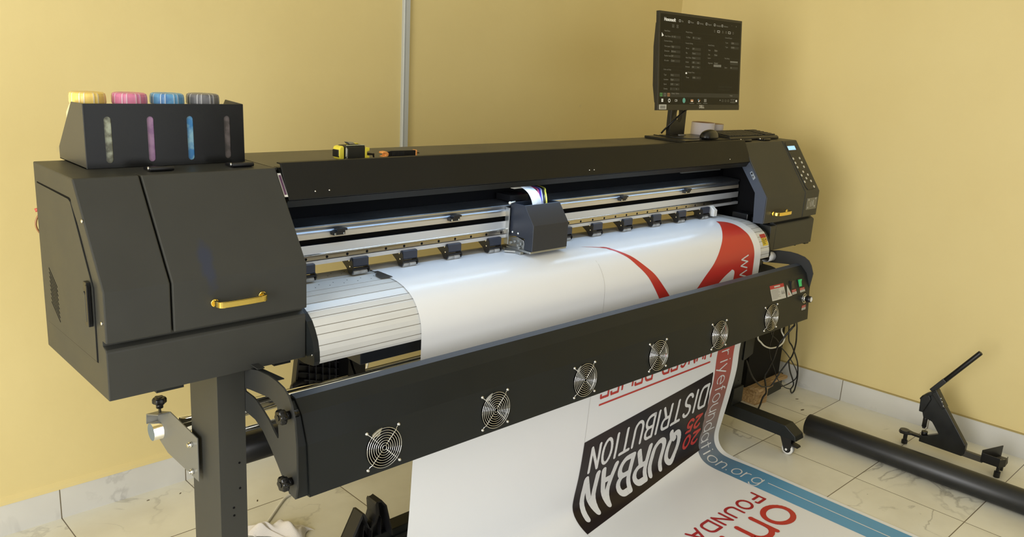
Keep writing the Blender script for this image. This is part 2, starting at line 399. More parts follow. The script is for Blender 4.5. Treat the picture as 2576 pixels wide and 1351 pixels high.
# bolt bracket strips on the underside
for (xa_, xb_) in ((.09, .145), (.345, .385)): b = MB(); b.box(xa_, xb_, .004, .03, -.006, 0); b.build('underside_bracket', COATD, hb)
# front edge strip seen on the side (folded steel of the cover)
def cover(x0, x1, name, m_, parent):
    b = MB(); b.prism([(YK, ZCB), (YK, ZK), (YT, ZT+.0005), (.162, ZT+.0005), (.145, ZT-.02), (.145, ZT-.05), (.022, .222), (.022, ZCB)], x0, x1)
    return b.build(name, m_, parent, bevel=.003)
c1 = cover(-.0012, .1228, 'end_cover', COAT, PR)
c1['label'] = 'narrow fixed cover beside the door'
c2 = cover(.1262, XA, 'cover_door', STN, PR)
c2['label'] = 'wide front door with a faint blue ink stain'
def pull(xc, zc, parent):
    b = MB(); w = .052; y0 = YK
    pts = bez([(xc-w, y0-.002, zc), (xc-w, y0-.016, zc), (xc-w+.010, y0-.025, zc), (xc, y0-.027, zc), (xc+w-.010, y0-.025, zc), (xc+w, y0-.016, zc), (xc+w, y0-.002, zc)], 6)
    # flat bow handle
    n = len(pts); A = []
    for k, p in enumerate(pts):
        t = (pts[min(k+1, n-1)] - pts[max(k-1, 0)]).normalized(); nn = Vector((t.y, -t.x, 0)) * .0032
        A.append([b.pt(p + nn + Vector((0, 0, -.0065))), b.pt(p - nn + Vector((0, 0, -.0065))), b.pt(p - nn + Vector((0, 0, .0065))), b.pt(p + nn + Vector((0, 0, .0065)))])
    for k in range(n-1):
        for j in range(4): b.face((A[k][j], A[k][(j+1) % 4], A[k+1][(j+1) % 4], A[k+1][j]), 0, False)
    b.face(A[0]); b.face(A[-1][::-1])
    for s_ in (-1, 1): b.cyl((xc+s_*w, y0, zc), (xc+s_*w, y0-.004, zc), .0085)
    o = b.build('pull_handle', GOLD, parent, bevel=.0012); o['label'] = 'polished brass bow handle'; return o
pull(.262, .165, c2)
# hinges of the door on top
for xh in (.182, .360):
    b = MB(); b.box(xh-.022, xh+.022, .163, .205, ZT, ZT+.006); b.cyl((xh-.025, .163, ZT+.006), (xh+.025, .163, ZT+.006), .005)
    b.cyl((xh-.027, .170, ZT+.006), (xh-.0225, .170, ZT+.006), .0045, mi=1)
    h = b.build('door_hinge', [BLACK, CHROME], PR, bevel=.0015)
# service panel on the left side, seam, louvres, latch
pan = [(.362, .3687), (.1560, .3678), (.1440, .3640), (.0465, .2155), (.0493, .0660), (.3592, .0642)]
def inset(P, d):
    c = Vector((sum(p[0] for p in P)/len(P), sum(p[1] for p in P)/len(P)))
    return [tuple(Vector(p) + (c-Vector(p)).normalized()*d) for p in P]
b = MB(); b.prism(inset(pan, -.0022), -.0006, .001, mi=1); b.prism(inset(pan, .001), -.0022, -.0005)
for k in range(9):
    a = Vector((.3206 - .0002*k, .1924 - .0093*k)); e = Vector((.271 - .0005*k, .1609 - .0093*k))
    t = (e-a).normalized(); nn = Vector((-t.y, t.x))*.0013
    b.prism([tuple(a+nn), tuple(e+nn), tuple(e-nn), tuple(a-nn)], -.0026, -.0018, mi=1)
sp_ = b.build('service_panel', [COAT, BLACKM], PR)
sp_['label'] = 'side service panel with nine slanted louvre slots'
b = MB(); b.box(-.0105, -.002, .056, .074, .136, .224); b.box(-.0125, -.0095, .049, .058, .141, .220)
b.prism([(.060, .200), (.069, .206), (.069, .150), (.060, .145)], -.0125, -.0100, mi=1)
b.build('panel_latch', [BLACK, COAT], sp_, bevel=.0015)
for (yy, zz) in ((.081, .337), (.0075, .156)):
    b = MB(); b.lathe([(0, .0), (.0038, 0), (.0034, .0022), (.0018, .003), (0, .003)], (-.0012, yy, zz), (-1, 0, 0), 14); b.build('screw', CHROME, PR)
# little red plug and copper hose loop at the rear
b = MB(); b.tube(bez([(.02, .390, .298), (.004, .392, .291), (-.002, .393, .272), (.004, .392, .254), (.02, .39, .245)], 8), .0022)
b.build('hose_loop', mat('hose_copper', (0.30, 0.14, 0.05), 0.3), PR)
b = MB(); b.cyl((.008, .390, .306), (-.0015, .392, .303), .004); b.build('hose_plug', mat('plug_red', (0.5, 0.08, 0.05), 0.4), PR)

# --- right end housing (hollow towards the platen)
b = MB()
rp = [(D, 0), (D, ZT), (.150, ZT), (.150, ZT-.003), (.016, .214), (.016, .108), (.004, .1026), (0, .098), (0, 0)]
b.prism(rp, 2.49, L)
b.build('end_housing', COAT, PR, bevel=.0022)
b = MB(); b.prism([(0, 0), (0, .096), (.004, .1010), (.3, .101), (.3, 0)], 2.4495, 2.4899); b.build('base_cover', COAT, PR, bevel=.002)
b = MB(); b.box(2.76, 2.79, .004, .03, -.006, 0); b.build('underside_bracket', COATD, PR); b = MB(); b.cyl((2.70, .02, -.008), (2.70, .02, 0), .006); b.build('levelling_stud', COATD, PR)
c3 = cover(XO, XS-.0015, 'cover_door', COAT, PR); c3['label'] = 'front door with brass handle beside the control column'
pull(2.487, .1535, c3)
c4 = cover(XS+.0015, L, 'control_column', COAT, PR)
# hinge flags over the right door
for xh in (2.455, 2.60):
    b = MB(); b.box(xh-.022, xh+.022, .153, .184, ZT, ZT+.006); b.cyl((xh-.025, .153, ZT+.005), (xh+.025, .153, ZT+.005), .0045)
    b.cyl((xh-.027, .170, ZT+.006), (xh-.0225, .170, ZT+.006), .004, mi=1); b.build('door_hinge', [BLACK, CHROME], PR, bevel=.0015)
# control keypad on the slope
def slope_box(b, x0, x1, z0, z1, o0, o1, mi=0):
    f0 = lambda z, o: slope_pt((ZT - z)/(ZT-ZK), o)
    pr = [f0(z0, o0), f0(z1, o0), f0(z1, o1), f0(z0, o1)]
    b.prism(pr, x0, x1, mi=mi)
b = MB()
pts = [(2.689, .397), (2.700, .404), (2.762, .4035), (2.772, .392), (2.7785, .240), (2.770, .228), (2.707, .2265), (2.700, .234)]
def on_slope(x, z, o): y, zz = slope_pt((ZT - z)/(ZT-ZK), o); return (x, y, zz)
A = [b.pt(on_slope(x, z, .0004)) for x, z in pts]; Bq = [b.pt(on_slope(x, z, .0022)) for x, z in pts]
for k in range(len(pts)): b.face((A[k], A[(k+1) % 8], Bq[(k+1) % 8], Bq[k]))
b.face(A[::-1]); b.face(Bq)
kp = b.build('keypad', mat('keypad_dark', (0.020, 0.020, 0.018), 0.45), c4, bevel=.0008)
b = MB()
SCN = mat('lcd_glow', (0.2, 0.4, 0.6), 0.3, emit=(0.35, 0.62, 0.85), estr=1.0)
slope_box(b, 2.695, 2.755, .3735, .3885, .0023, .0030, 0); slope_box(b, 2.691, 2.759, .370, .392, .0021, .0026, 1)
b.build('display', [SCN, BLACK], c4)
KEYM = mat('key_white', (0.62, 0.60, 0.50), 0.45)
kz = [(2.700, .3416), (2.7015, .3257), (2.703, .3098), (2.7052, .2794), (2.707, .2553), (2.7524, .3416), (2.7547, .3255), (2.7557, .3091), (2.7312, .2915), (2.7583, .2795), (2.7329, .2673), (2.7604, .2556), (2.7635, .2344)]
for k, (x, z) in enumerate(kz):
    n = Vector((0, slope_pt(0, 1)[0]-slope_pt(0, 0)[0], slope_pt(0, 1)[1]-slope_pt(0, 0)[1]))
    b = MB(); b.lathe([(0, 0), (.0055, 0), (.0055, .0012), (.0042, .0018), (0, .0018)], on_slope(x, z, .0020), n, 16)
    b.build('key', KEYM, c4)
# smoked maker's plate with a sticker on the lower front
b = MB(); b.box(2.7005, 2.7865, YK-.0012, YK-.0002, .1455, .193, 0)
PLTM = mat('name_plate', (0.16, 0.155, 0.13), 0.35)
for (x, z) in ((2.714, .186), (2.772, .188), (2.713, .154), (2.768, .157)): b.cyl((x, YK-.001, z), (x, YK-.0022, z), .0042, n=12, mi=1)
for (x0, z0, x1, z1) in ((2.728, .176, 2.733, .158), (2.733, .158, 2.745, .160), (2.745, .160, 2.747, .178), (2.738, .180, 2.7385, .163), (2.752, .183, 2.754, .158), (2.757, .183, 2.759, .160)):
    p = Vector((x0, z0)); q = Vector((x1, z1)); t = (q-p).normalized(); nn = Vector((-t.y, t.x))*.0010
    b.prism([tuple(p+nn), tuple(q+nn), tuple(q-nn), tuple(p-nn)], YK-.0016, YK-.0011, 'y', mi=1)
b.build('name_plate', [PLTM, mat('plate_print', (0.42, 0.41, 0.36), 0.4)], c4)

# --- cheek plate at the right end of the opening, its magnet catch, and the black inside
CHK = mat('cheek_blue_grey_led_flange', (0.050, 0.060, 0.082), 0.4)
b = MB(); b.prism([(.087, .342), (-.002, .2235), (-.002, .1172), (.0397, .1154), (.0476, .2296), (.116, .3197)], 2.3762, 2.3788)
ck = b.build('cheek_plate', CHK, PR)
b = MB(); b.prism([(.079, .3035), (.0700, .3105), (.0515, .286), (.0600, .2765)], 2.3735, 2.3762, mi=0); b.cyl((2.3725, .069, .301), (2.3745, .069, .301), .004, mi=1); b.cyl((2.3725, .062, .289), (2.3745, .062, .289), .004, mi=1)
b.build('magnet_catch', [STEEL, CHROME], ck)
b = MB(); b.prism([(.03, .10), (.03, .215), (.150, .39), (.36, .39), (.36, .10)], 2.484, 2.4895); b.box(2.40, 2.484, .352, .36, .10, .40); b.build('inner_wall', BLACKM, PR)
b = MB(); b.box(2.40, 2.485, .05, .30, .098, .106); b.box(2.42, 2.47, .09, .16, .106, .135); b.cyl((2.44, .07, .106), (2.44, .07, .125), .012); b.build('cleaning_station', BLACK, PR, bevel=.003)
b = MB(); b.prism([(.05, .13), (.05, .225), (.125, .335), (.36, .335), (.36, .13)], XA, XA+.004); b.build('inner_wall', BLACKM, PR)
# white stop piece at the left end of the beam
b = MB(); b.prism([(.135, .268), (.150, .290), (.200, .290), (.200, .240), (.135, .240)], .452, .456); b.box(.440, .456, .150, .154, .255, .288); b.build('limit_stop', CREAM, PR)
b = MB(); b.prism([(.150, .152), (.172, .168), (.190, .168), (.190, .128), (.150, .128)], 2.272, 2.295); b.build('limit_stop', WHITEP, PR, bevel=.002)
# sticker on the slanted edge at the left end of the hood
b = MB()
f_ = lambda z, o: slope_pt((ZT - z)/(ZT-ZK), o)
slope_box(b, XA+.0005, XA+.009, .352, .400, -.004, -.0025, 0); slope_box(b, XA+.0020, XA+.0075, .356, .396, -.0024, -.0020, 1)
b.build('edge_sticker', [WHITEP, mat('sticker_violet', (0.10, 0.04, 0.09), 0.5)], PR)

# --- top plate, hood flap, rear wall
b = MB(); b.prism([(YT+.008, ZT-.006), (YT+.008, ZT), (D, ZT), (D, ZT-.006)], XA+.001, 2.49); tp = b.build('top_plate', TOPM, PR)
b = MB(); b.box(XA, 2.50, .378, D, .160, ZT-.006); b.box(XA, 2.50, .262, .268, .258, ZT-.006); b.box(XA, 2.50, .268, .378, .255, .260); b.build('rear_panel', BLACKM, PR)
b = MB()
hp = [(.142, .4210), (.124, .4213), (.0870, .3445), (.0880, .3415), (.0905, .3415), (.128, .4180), (.142, .4180)]
b.prism(hp, XA+.009, XO+.006)
hf = b.build('hood_flap', HOODM, PR, bevel=.0015)
for x in (.500, .537, 1.452, 1.474, 2.244): # rivets along the flap's lower edge
    b = MB(); zz = .3575; yy = .0870 + (zz-.3445)*(.124-.087)/(.4213-.3445); b.ball((x, yy-.0004, zz), .0022, n=10); b.build('rivet', CHROME, hf)
b = MB(); b.prism([(.089, .3405), (.0995, .3235), (.112, .3235), (.150, .345), (.150, .41), (.130, .41), (.093, .3405)], XA+.007, XO-.002)
b.prism([(.0895, .3400), (.0905, .3380), (.0925, .3395)], .52, .57, mi=1); b.prism([(.0895, .3400), (.0905, .3380), (.0925, .3395)], 1.455, 1.49, mi=1)
b.build('hood_rail', [HOODM, BLACK], PR)
# --- LED strip under the hood (small white diodes) with its light
LEDM = mat('led_diode', (1, 1, 1), 0.3, emit=(0.78, 0.88, 1.0), estr=8)
b = MB(); b.box(.46, 2.30, .116, .126, .3215, .3235, 0)
for k in range(115): x = .468 + .016*k; b.box(x-.0022, x+.0022, .1185, .1235, .3202, .3216, 1)
b.build('led_strip', [WHITEP, LEDM], PR)
ld = bpy.data.lights.new('led_strip_light', 'AREA'); ld.shape = 'RECTANGLE'; ld.size = 1.84; ld.size_y = .012; ld.energy = 1.35; ld.color = (0.44, 0.68, 1.0)
lo = bpy.data.objects.new('led_strip_light', ld); COL.objects.link(lo); lo.location = (1.38, .121, .3195 + BZ); lo.rotation_euler = (math.radians(-8), 0, 0)

# --- gantry beam with linear rail
GX0, GX1 = XA+.004, 2.47
b = MB()
pr = [(.215, .2590), (.1762, .2562), (.1745, .2545), (.1745, .2500), (.1785, .2470), (.1785, .2430), (.1765, .2395), (.1760, .2360), (.1755, .2235), (.1870, .2235), (.1870, .2090), (.1735, .2090), (.1735, .1870), (.1800, .1850), (.1800, .1700), (.1700, .1695), (.1700, .1595), (.1760, .1580), (.258, .1580), (.258, .2590)]
mis = [0, 0, 0, 1, 1, 1, 0, 2, 3, 3, 3, 4, 4, 3, 4, 4, 4, 3, 1, 0]
A = [b.pt((GX0, p[0], p[1])) for p in pr]; Bq = [b.pt((GX1, p[0], p[1])) for p in pr]; n = len(pr)
for k in range(n): b.face((A[k], A[(k+1) % n], Bq[(k+1) % n], Bq[k]), mis[k])
b.face(A[::-1], 1); b.face(Bq, 1)
gb = b.build('gantry_beam', [ALU, ALUG, ALUT, BLACKM, mat('aluminium_pale', (0.66, 0.66, 0.66), 0.42, 0.55)], PR)
b = MB()
b.prism([(.1795, .1712), (.1795, .1848), (.1720, .1848), (.1705, .1835), (.1700, .1790), (.1700, .1722), (.1712, .1712)], GX0+.01, GX1-.05, mi=0)
for k in range(32):
    x = .520 + .05885*k
    b.cyl((x, .1703, .1765), (x, .1696, .1765), .0036, n=14, mi=1)
# rounded ball race edge that catches the diodes
b.cyl((GX0+.01, .1726, .1856), (GX1-.05, .1726, .1856), .0016, n=8, mi=2)
b.build('linear_rail', [mat('rail_steel', (0.52, 0.49, 0.44), 0.22, 1.0), BLACKM, CHROME], gb)
for x in (.611, .983, 1.725, 2.100):   # black belt sensors clipped on the beam
    b = MB(); b.box(x-.020, x+.014, .160, .1745, .2305, .2400); b.box(x-.010, x+.012, .158, .1745, .2400, .2462); b.box(x+.012, x+.021, .161, .1745, .2405, .2455)
    b.cyl((x-.015, .1602, .2335), (x-.015, .1588, .2335), .0026, n=10, mi=1); b.cyl((x+.010, .1602, .2335), (x+.010, .1588, .2335), .0026, n=10, mi=1)
    b.build('beam_clip', [BLACK, CHROME], gb, bevel=.0008)
# carriage drive belt end and rear hardware seen in the dark slot
b = MB(); b.box(2.18, 2.45, .255, .262, .285, .292); b.box(2.30, 2.33, .235, .26, .31, .32); b.build('drive_bracket', GREYB, PR)

# --- pinch rollers
def pinch(x):
    b = MB()
    b.prism([(.1640, .1655), (.1600, .1640), (.1595, .1440), (.1640, .1405), (.2000, .1500), (.2150, .1655)], x-.023, x+.023, mi=0)
    b.prism([(.1660, .1640), (.1600, .1560), (.1570, .1330), (.1620, .1235), (.1760, .1235), (.1850, .1350), (.2320, .1640)], x-.0262, x-.0232, mi=1)
    b.prism([(.1660, .1430), (.1600, .1400), (.1570, .1310), (.1620, .1235), (.1760, .1235), (.1850, .1350)], x+.0232, x+.0262, mi=1)
    b.cyl((x-.0266, .172, .158), (x-.0282, .172, .158), .0022, n=10, mi=2); b.cyl((x-.0266, .168, .143), (x-.0282, .168, .143), .0022, n=10, mi=2)
    b.box(x-.023, x+.023, .1600, .1660, .1330, .1380, mi=1)
    a = b.build('pinch_arm', [BLUEB, BLACK, CHROME], PR)
    b = MB()
    pf = [(0, -.021), (.0058, -.021), (.0062, -.0205), (.0062, -.0012), (.0055, -.001), (.0055, .001), (.0062, .0012), (.0062, .0205), (.0058, .021), (0, .021)]
    b.lathe(pf, (x, .1660, .1262), (1, 0, 0), 20)
    b.build('pinch_roller', RUBBER, a)
    return a
xs_ = [.517, .672, .828, .983, 1.137, 1.292, 1.447, 1.5975, 1.757, 1.9225, 2.077, 2.232]
a0 = pinch(xs_[1])
for x in xs_[:1] + xs_[2:]: dup(a0, PR, (x - xs_[1], 0, 0))

# --- platen
PT = [(.235, .117), (.107, .117), (.07, .1145), (.041, .1075), (.018, .0968), (-.001, .084), (-.0145, .066), (-.0262, .0445), (-.0325, .02), (-.034, -.002), (-.0325, -.0085), (-.020, -.0130)]
dense = []
for p, q in zip(PT, PT[1:]):
    nseg = max(1, int(math.dist(p, q)/.003))
    for k in range(nseg): dense.append((p[0]+(q[0]-p[0])*k/nseg, p[1]+(q[1]-p[1])*k/nseg))
dense.append(PT[-1])
cum = [0]
for p, q in zip(dense, dense[1:]): cum.append(cum[-1] + math.dist(p, q))
def nearest_s(y, z): return min(range(len(dense)), key=lambda k: math.dist(dense[k], (y, z)))
groove = [nearest_s(*q) for q in ((.185, .117), (.168, .117), (.105, .117), (.075, .1145), (.045, .108), (.022, .098), (.004, .087), (-.010, .072), (-.021, .055), (-.030, .031), (-.0335, .008))]
prof = []; pm = []
for k, p in enumerate(dense):
    if k in groove and 0 < k < len(dense)-1:
        a = Vector(dense[k-1]); c = Vector(dense[k+1]); t = (c-a).normalized(); nn = Vector((-t.y, t.x)) * -1
        q = Vector(p); inn = Vector((t.y, -t.x))
        # inward normal points back / down
        if inn.x*1 + inn.y*-1 < 0: inn = -inn
        prof += [tuple(q - t*.0009), tuple(q - t*.0006 + inn*.0016), tuple(q + t*.0006 + inn*.0016), tuple(q + t*.0009)]; pm += [1, 1, 1, 0]
    else: prof.append(p); pm.append(0)
back = [(-.015, -.0060), (.06, -.005), (.235, .06)]
allp = prof + back; pm = pm[:-1] + [0]*(len(back)+1)
b = MB(); A = [b.pt((.437, p[0], p[1])) for p in allp]; Bq = [b.pt((2.398, p[0], p[1])) for p in allp]; n = len(allp)
for k in range(n): b.face((A[k], A[(k+1) % n], Bq[(k+1) % n], Bq[k]), pm[k] if k < len(pm) else 0)
b.face(A[::-1], 0); b.face(Bq, 0)
for row, yy in enumerate((.218, .200, .143, .125)):   # suction holes
    x = .46 + (row % 2)*.02
    while x < 2.38:
        b.cyl((x, yy, .1168), (x, yy, .1173), .0016, n=8, mi=2); x += .04
pl = b.build('platen', [PLAT, PLATD, BLACK], PR)
b = MB(); b.prism([(.23, .112), (.107, .112)] + PT[2:10] + [(-.030, -.012), (.01, -.018), (.23, 0)], .4225, .4365)
b.cyl((.4365, -.026, .012), (.4380, -.026, .012), .0022, n=10, mi=1)
b.lathe([(0, 0), (.003, 0), (.002, .0015), (0, .0015)], (.4225, -.024, .012), (-1, 0, 0), 10, mi=1)
b.build('platen_end', [COATD, CHROME], PR)
b = MB(); b.prism([(.23, .112), (.107, .112)] + PT[2:10] + [(-.030, -.012), (.01, -.018), (.23, 0)], 2.3985, 2.4100); b.build('platen_end', COATD, PR)
b = MB(); b.box(.575, 2.44, .012, .20, -.058, -.018); b.build('lower_beam', mat('beam_navy', (0.012, 0.015, 0.022), 0.4), PR, bevel=.002)
# film edge clamp
b = MB(); b.prism([(.728, .165), (.728, .100), (.694, .1040), (.700, .137), (.716, .150), (.716, .165)], .1203, .1212, 'z'); b.build('edge_clamp', mat('clamp_grey', (0.12, 0.12, 0.12), 0.35, 0.7), PR)
# warning label on the platen's right end
def plat_pt(x, k, o=.0006):
    return (x, dense[k][0]-o*.8, dense[k][1]+o*.6)
b = MB(); ks = [k for k in range(len(dense)) if .036 < dense[k][1] < .079 and dense[k][0] < .03]
for a, c in zip(ks, ks[1:]):
    zc_ = (dense[a][1]+dense[c][1])/2
    b.quad(plat_pt(2.355, a), plat_pt(2.394, a), plat_pt(2.394, c), plat_pt(2.355, c), 0 if zc_ > .067 else 1)
kk = [k for k in ks if .045 < dense[k][1] < .064]
for q, k in enumerate(kk[::2]):
    for j in range(4): b.quad(plat_pt(2.359+j*.0048, k, .001), plat_pt(2.3622+j*.0048, k, .001), plat_pt(2.3622+j*.0048, k+1, .001), plat_pt(2.359+j*.0048, k+1, .001), 2)
kc = nearest_s(-.0165, .058)
for j in range(12):
    t = 2*math.pi*j/12; t2 = 2*math.pi*(j+1)/12
    def cp(t, r): return (2.3855 + r*math.cos(t), dense[kc][0] - .0016 - .35*r*math.sin(t)*-1, dense[kc][1] + r*math.sin(t)*.93)
    b.quad(cp(t, .0062), cp(t2, .0062), cp(t2, .0046), cp(t, .0046), 0)
b.quad((2.3835, dense[kc][0]-.0014, dense[kc][1]-.004), (2.3875, dense[kc][0]-.0014, dense[kc][1]-.004), (2.3875, dense[kc][0]+.0004, dense[kc][1]+.004), (2.3835, dense[kc][0]+.0004, dense[kc][1]+.004), 2)
o = b.build('warning_label', [RED, YEL, INKK], PR); o['label'] = 'red and yellow warning sticker'

# --- print carriage
b = MB(); x0, x1 = 1.197, 1.345
out = [(.0665, .1350), (.0665, .2110), (.1080, .2655), (.166, .2655), (.166, .1350)]
cs = [(.166, .1350), (.166, .2655), (.1080, .2655), (.0665, .2110), (.0665, .1350), (.100, .1350), (.100, .1640), (.104, .1680), (.164, .1680)]
th = .002
b.prism([(.0665, .1350), (.0665, .2110), (.1080, .2655), (.1080+th, .2640), (.0665+th, .2100), (.0665+th, .1350)], x0, x1)      # front shell
for xa in (x0, x1-th): b.prism([(.1015, .1350), (.0670, .1350), (.0670, .2110), (.1085, .2655), (.166, .2655), (.166, .168), (.104, .168), (.1015, .165)], xa, xa+th)
b.box(x0, x1, .164, .166, .20, .2655)
b.box(x0+.002, x1-.002, .094, .164, .236, .238, 1)
CG = empty('print_carriage', (1.27, .11, .13)); CG.parent = PR; CG.location = ORIG['print_carriage'] - owner(PR)
b.build('carriage_cover', [mat('carriage_blue_black', (0.022, 0.026, 0.036), 0.38), BLACKM], CG, bevel=.0012)
b = MB(); b.box(x0-.004, x1+.002, .070, .172, .1285, .1345); b.prism([(.1015, .134), (.172, .134), (.172, .158), (.135, .166), (.108, .160)], x0+.004, x0+.012)
b.box(x0-.010, x0-.006, .160, .178, .140, .250); b.box(x0-.010, x0+.004, .105, .178, .120, .1285)
b.prism([(x0-.032, .150), (x0-.008, .172), (x0+.004, .130), (x0-.006, .122)], .1220, .1275, 'z')
for (yy, zz) in ((.155, .146), (.140, .152), (.125, .143), (.112, .150), (.120, .137)): b.cyl((x0+.001, yy, zz), (x0-.006, yy, zz), .0045, n=12)
b.build('head_bracket', STEEL, CG, bevel=.001)
for yy in (.1517, .1277):
    b = MB(); b.ball((x0-.001, yy, .1787), .0040, (.7, 1, 1), 12); b.build('carriage_screw', CHROME, CG)
b = MB(); P0 = bez([(1.245, .120, .245), (1.243, .128, .275), (1.236, .145, .300), (1.226, .185, .315), (1.222, .245, .318)], 6)
wv = Vector((.036, -.004, 0)); A = []
for k, p in enumerate(P0): A.append([b.pt(p), b.pt(p + wv)])
for k in range(len(A)-1): b.face((A[k][0], A[k][1], A[k+1][1], A[k+1][0]), 0, True)
o = b.build('ribbon_cable', mat('ribbon_white', (0.72, 0.74, 0.76), 0.4, bump=(300, 0.2)), CG, solid=.0012)
b = MB(); P0 = bez([(1.262, .128, .240), (1.272, .140, .272), (1.262, .170, .298), (1.250, .220, .312), (1.245, .250, .312)], 6); A = []
for k, p in enumerate(P0): A.append([b.pt(p), b.pt(p + Vector((.026, -.003, 0)))])
for k in range(len(A)-1): b.face((A[k][0], A[k][1], A[k+1][1], A[k+1][0]), 0, True)
b.build('ribbon_cable', mat('ribbon_white', (0.7, 0.7, 0.7)), CG, solid=.0012)
for k, (dx, c) in enumerate(((0, (0.75, 0.14, 0.25)), (.008, (0.10, 0.05, 0.35)), (.014, (0.55, 0.55, 0.6)), (.022, (0.02, 0.02, 0.02)), (.030, (0.70, 0.58, 0.08)))):
    b = MB(); b.tube(bez([(1.277+dx, .125, .238), (1.279+dx, .130, .268), (1.292+dx, .150, .290), (1.305+dx*1.1, .175, .298), (1.31+dx*1.1, .25, .300)], 6), .0030 if k != 2 else .0022, 8)
    b.build('ink_tube', mat('ink_tube_%d' % k, c, 0.3), CG)
b = MB(); b.box(1.215, 1.29, .19, .25, .262, .280); b.box(1.225, 1.262, .185, .20, .30, .312, 1)
for k in range(5): b.box(1.268, 1.285, .188, .19, .300+.004*k, .302+.004*k, 1)
b.cyl((1.178, .150, .268), (1.205, .158, .268), .0022, mi=1); b.ball((1.176, .149, .268), .0045, mi=1)
b.build('carriage_back', [BLACK, CREAM], CG)

# --- legs, feet, casters, cross rail
def leg(x0, x1, holes, ya=.030, yb=.170):
    b = MB(); b.prism([(ya, -.0005), (yb, -.0005), (yb, -.700), (ya, -.700)], x0, x1)
    for x, z in holes: b.cyl((x, ya+.0002, z), (x, ya-.0008, z), .0028, n=10, mi=1)
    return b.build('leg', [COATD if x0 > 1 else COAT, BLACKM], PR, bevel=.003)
leg(.226, .2885, [(.272, -.2269), (.272, -.2893), (.2565, -.3332), (.2568, -.3525), (.2450, -.46)])
leg(2.5115, 2.577, [(2.55, -.60)], .105, .225)
b = MB(); b.box(2.505, 2.583, .094, .236, -.700, -.625); b.build('leg_socket', COATD, PR, bevel=.002)
def foot(x0, x1):
    b = MB(); b.prism([(-.205, -.752), (-.198, -.731), (-.150, -.700), (.42, -.700), (.47, -.731), (.475, -.752)], x0, x1)
    f_ = b.build('foot', COATD, PR, bevel=.003)
    for yc in (-.155, .43):
        b = MB(); xc = (x0+x1)/2
        b.box(xc-.024, xc+.024, yc-.024, yc+.024, -.757, -.752)
        for s_ in (-1, 1): b.prism([(yc+.026, -.757), (yc-.020, -.757), (yc-.026, -.790), (yc-.016, -.815), (yc+.002, -.815)], xc+s_*.016-.0015, xc+s_*.016+.0015)
        b.prism([(yc-.020, -.775), (yc-.048, -.780), (yc-.052, -.786), (yc-.020, -.784)], xc-.015, xc+.015)
        c_ = b.build('caster', BLACK, f_)
    return f_
for (x0, x1) in ((.2245, .29), (2.510, 2.5755)):
    ft = foot(x0, x1); xc = (x0+x1)/2
    for k, yc in enumerate((-.155, .43)):
        b = MB(); b.lathe([(0, -.011), (.012, -.011), (.016, -.011), (.0245, -.009), (.0245, .009), (.016, .011), (.012, .011), (0, .011)], (xc, yc-.007, -.8055), (1, 0, 0), 24, mats=[0, 0, 1, 2, 1, 0, 0])
        for s_ in (-1, 1): b.cyl((xc+s_*.0165, yc-.007, -.8055), (xc+s_*.019, yc-.007, -.8055), .005, n=10, mi=1)
        b.build('caster_wheel', [BLACK, WHITEP, RUBBER], ft)
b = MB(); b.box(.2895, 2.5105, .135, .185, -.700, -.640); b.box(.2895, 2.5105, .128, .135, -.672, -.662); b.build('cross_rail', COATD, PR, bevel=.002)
b = MB(); b.prism([(2.560, -.300), (2.634, -.300), (2.634, -.495), (2.577, -.510), (2.560, -.510)], .1005, .1045, 'y'); b.build('leg_plate', COATD, PR, bevel=.001)

# --- rear media rods and their bracket
def knob(b, c, ax, r=.016):
    """six-lobed clamping knob, axis ax pointing outwards from c"""
    c = Vector(c); d = Vector(ax).normalized(); u = d.orthogonal().normalized(); w = d.cross(u); n = 48; R = []
    for (k, h) in ((.80, .010), (1.0, .013), (1.0, .022), (.82, .026)):
        R.append([b.pt(c + d*h + (u*math.cos(t)+w*math.sin(t))*r*k*(1+.10*math.cos(6*t))) for t in [2*math.pi*j/n for j in range(n)]])
    for k in range(3):
        for j in range(n): b.face((R[k][j], R[k][(j+1) % n], R[k+1][(j+1) % n], R[k+1][j]), 0, True)
    b.face(R[0][::-1]); b.face(R[3])
    b.cyl(c, c + d*.012, r*.55, n=20); b.cyl(c + d*.026, c + d*.0275, r*.4, n=20)
b = MB()
bp_ = [(.342, -.285), (.334, -.205), (.322, -.1965), (.262, -.172), (.118, -.176), (.112, -.185), (.112, -.292), (.150, -.287), (.345, -.289)]
b.prism([(.345, -.270), (.338, -.200), (.262, -.174), (.112, -.183), (.112, -.290), (.130, -.290), (.285, -.289)], .213, .216)
b.prism([(.338, -.200), (.262, -.174), (.262, -.1775), (.338, -.2035)], .186, .2165)
b.prism([(.341, -.225), (.338, -.200), (.335, -.202), (.338, -.227)], .186, .214)
brk = b.build('rod_bracket', GREYB, PR, bevel=.0008)
for (yy, zz) in ((.1416, -.2091), (.1398, -.2759)):
    b = MB(); b.cyl((.213, yy, zz), (.207, yy, zz), .0065, n=16); b.cyl((.207, yy, zz), (.2025, yy, zz), .0048, n=6); b.build('bracket_bolt', CHROME, brk)
b = MB(); b.cyl((.205, .300, -.189), (.205, .302, -.160), .0035, mi=1); knob(b, (.205, .300, -.1745), (0, 0, 1), .015); b.build('clamp_knob', [BLACK, CHROME], brk)
b = MB(); b.cyl((.190, .322, -.243), (.60, .322, -.243), .0215, n=28, mi=0, capmi=1); b.cyl((.60, .322, -.243), (2.62, .322, -.243), .0215, n=28, mi=2)
b.build('media_rod', [CHROME, mat('rod_cap_blue', (0.16, 0.22, 0.28), 0.4, 0.4), BLACK], PR)
b = MB(); b.cyl((.23, .245, -.195), (2.60, .245, -.195), .008, n=18, mi=0); b.build('guide_rod', CHROME, PR)
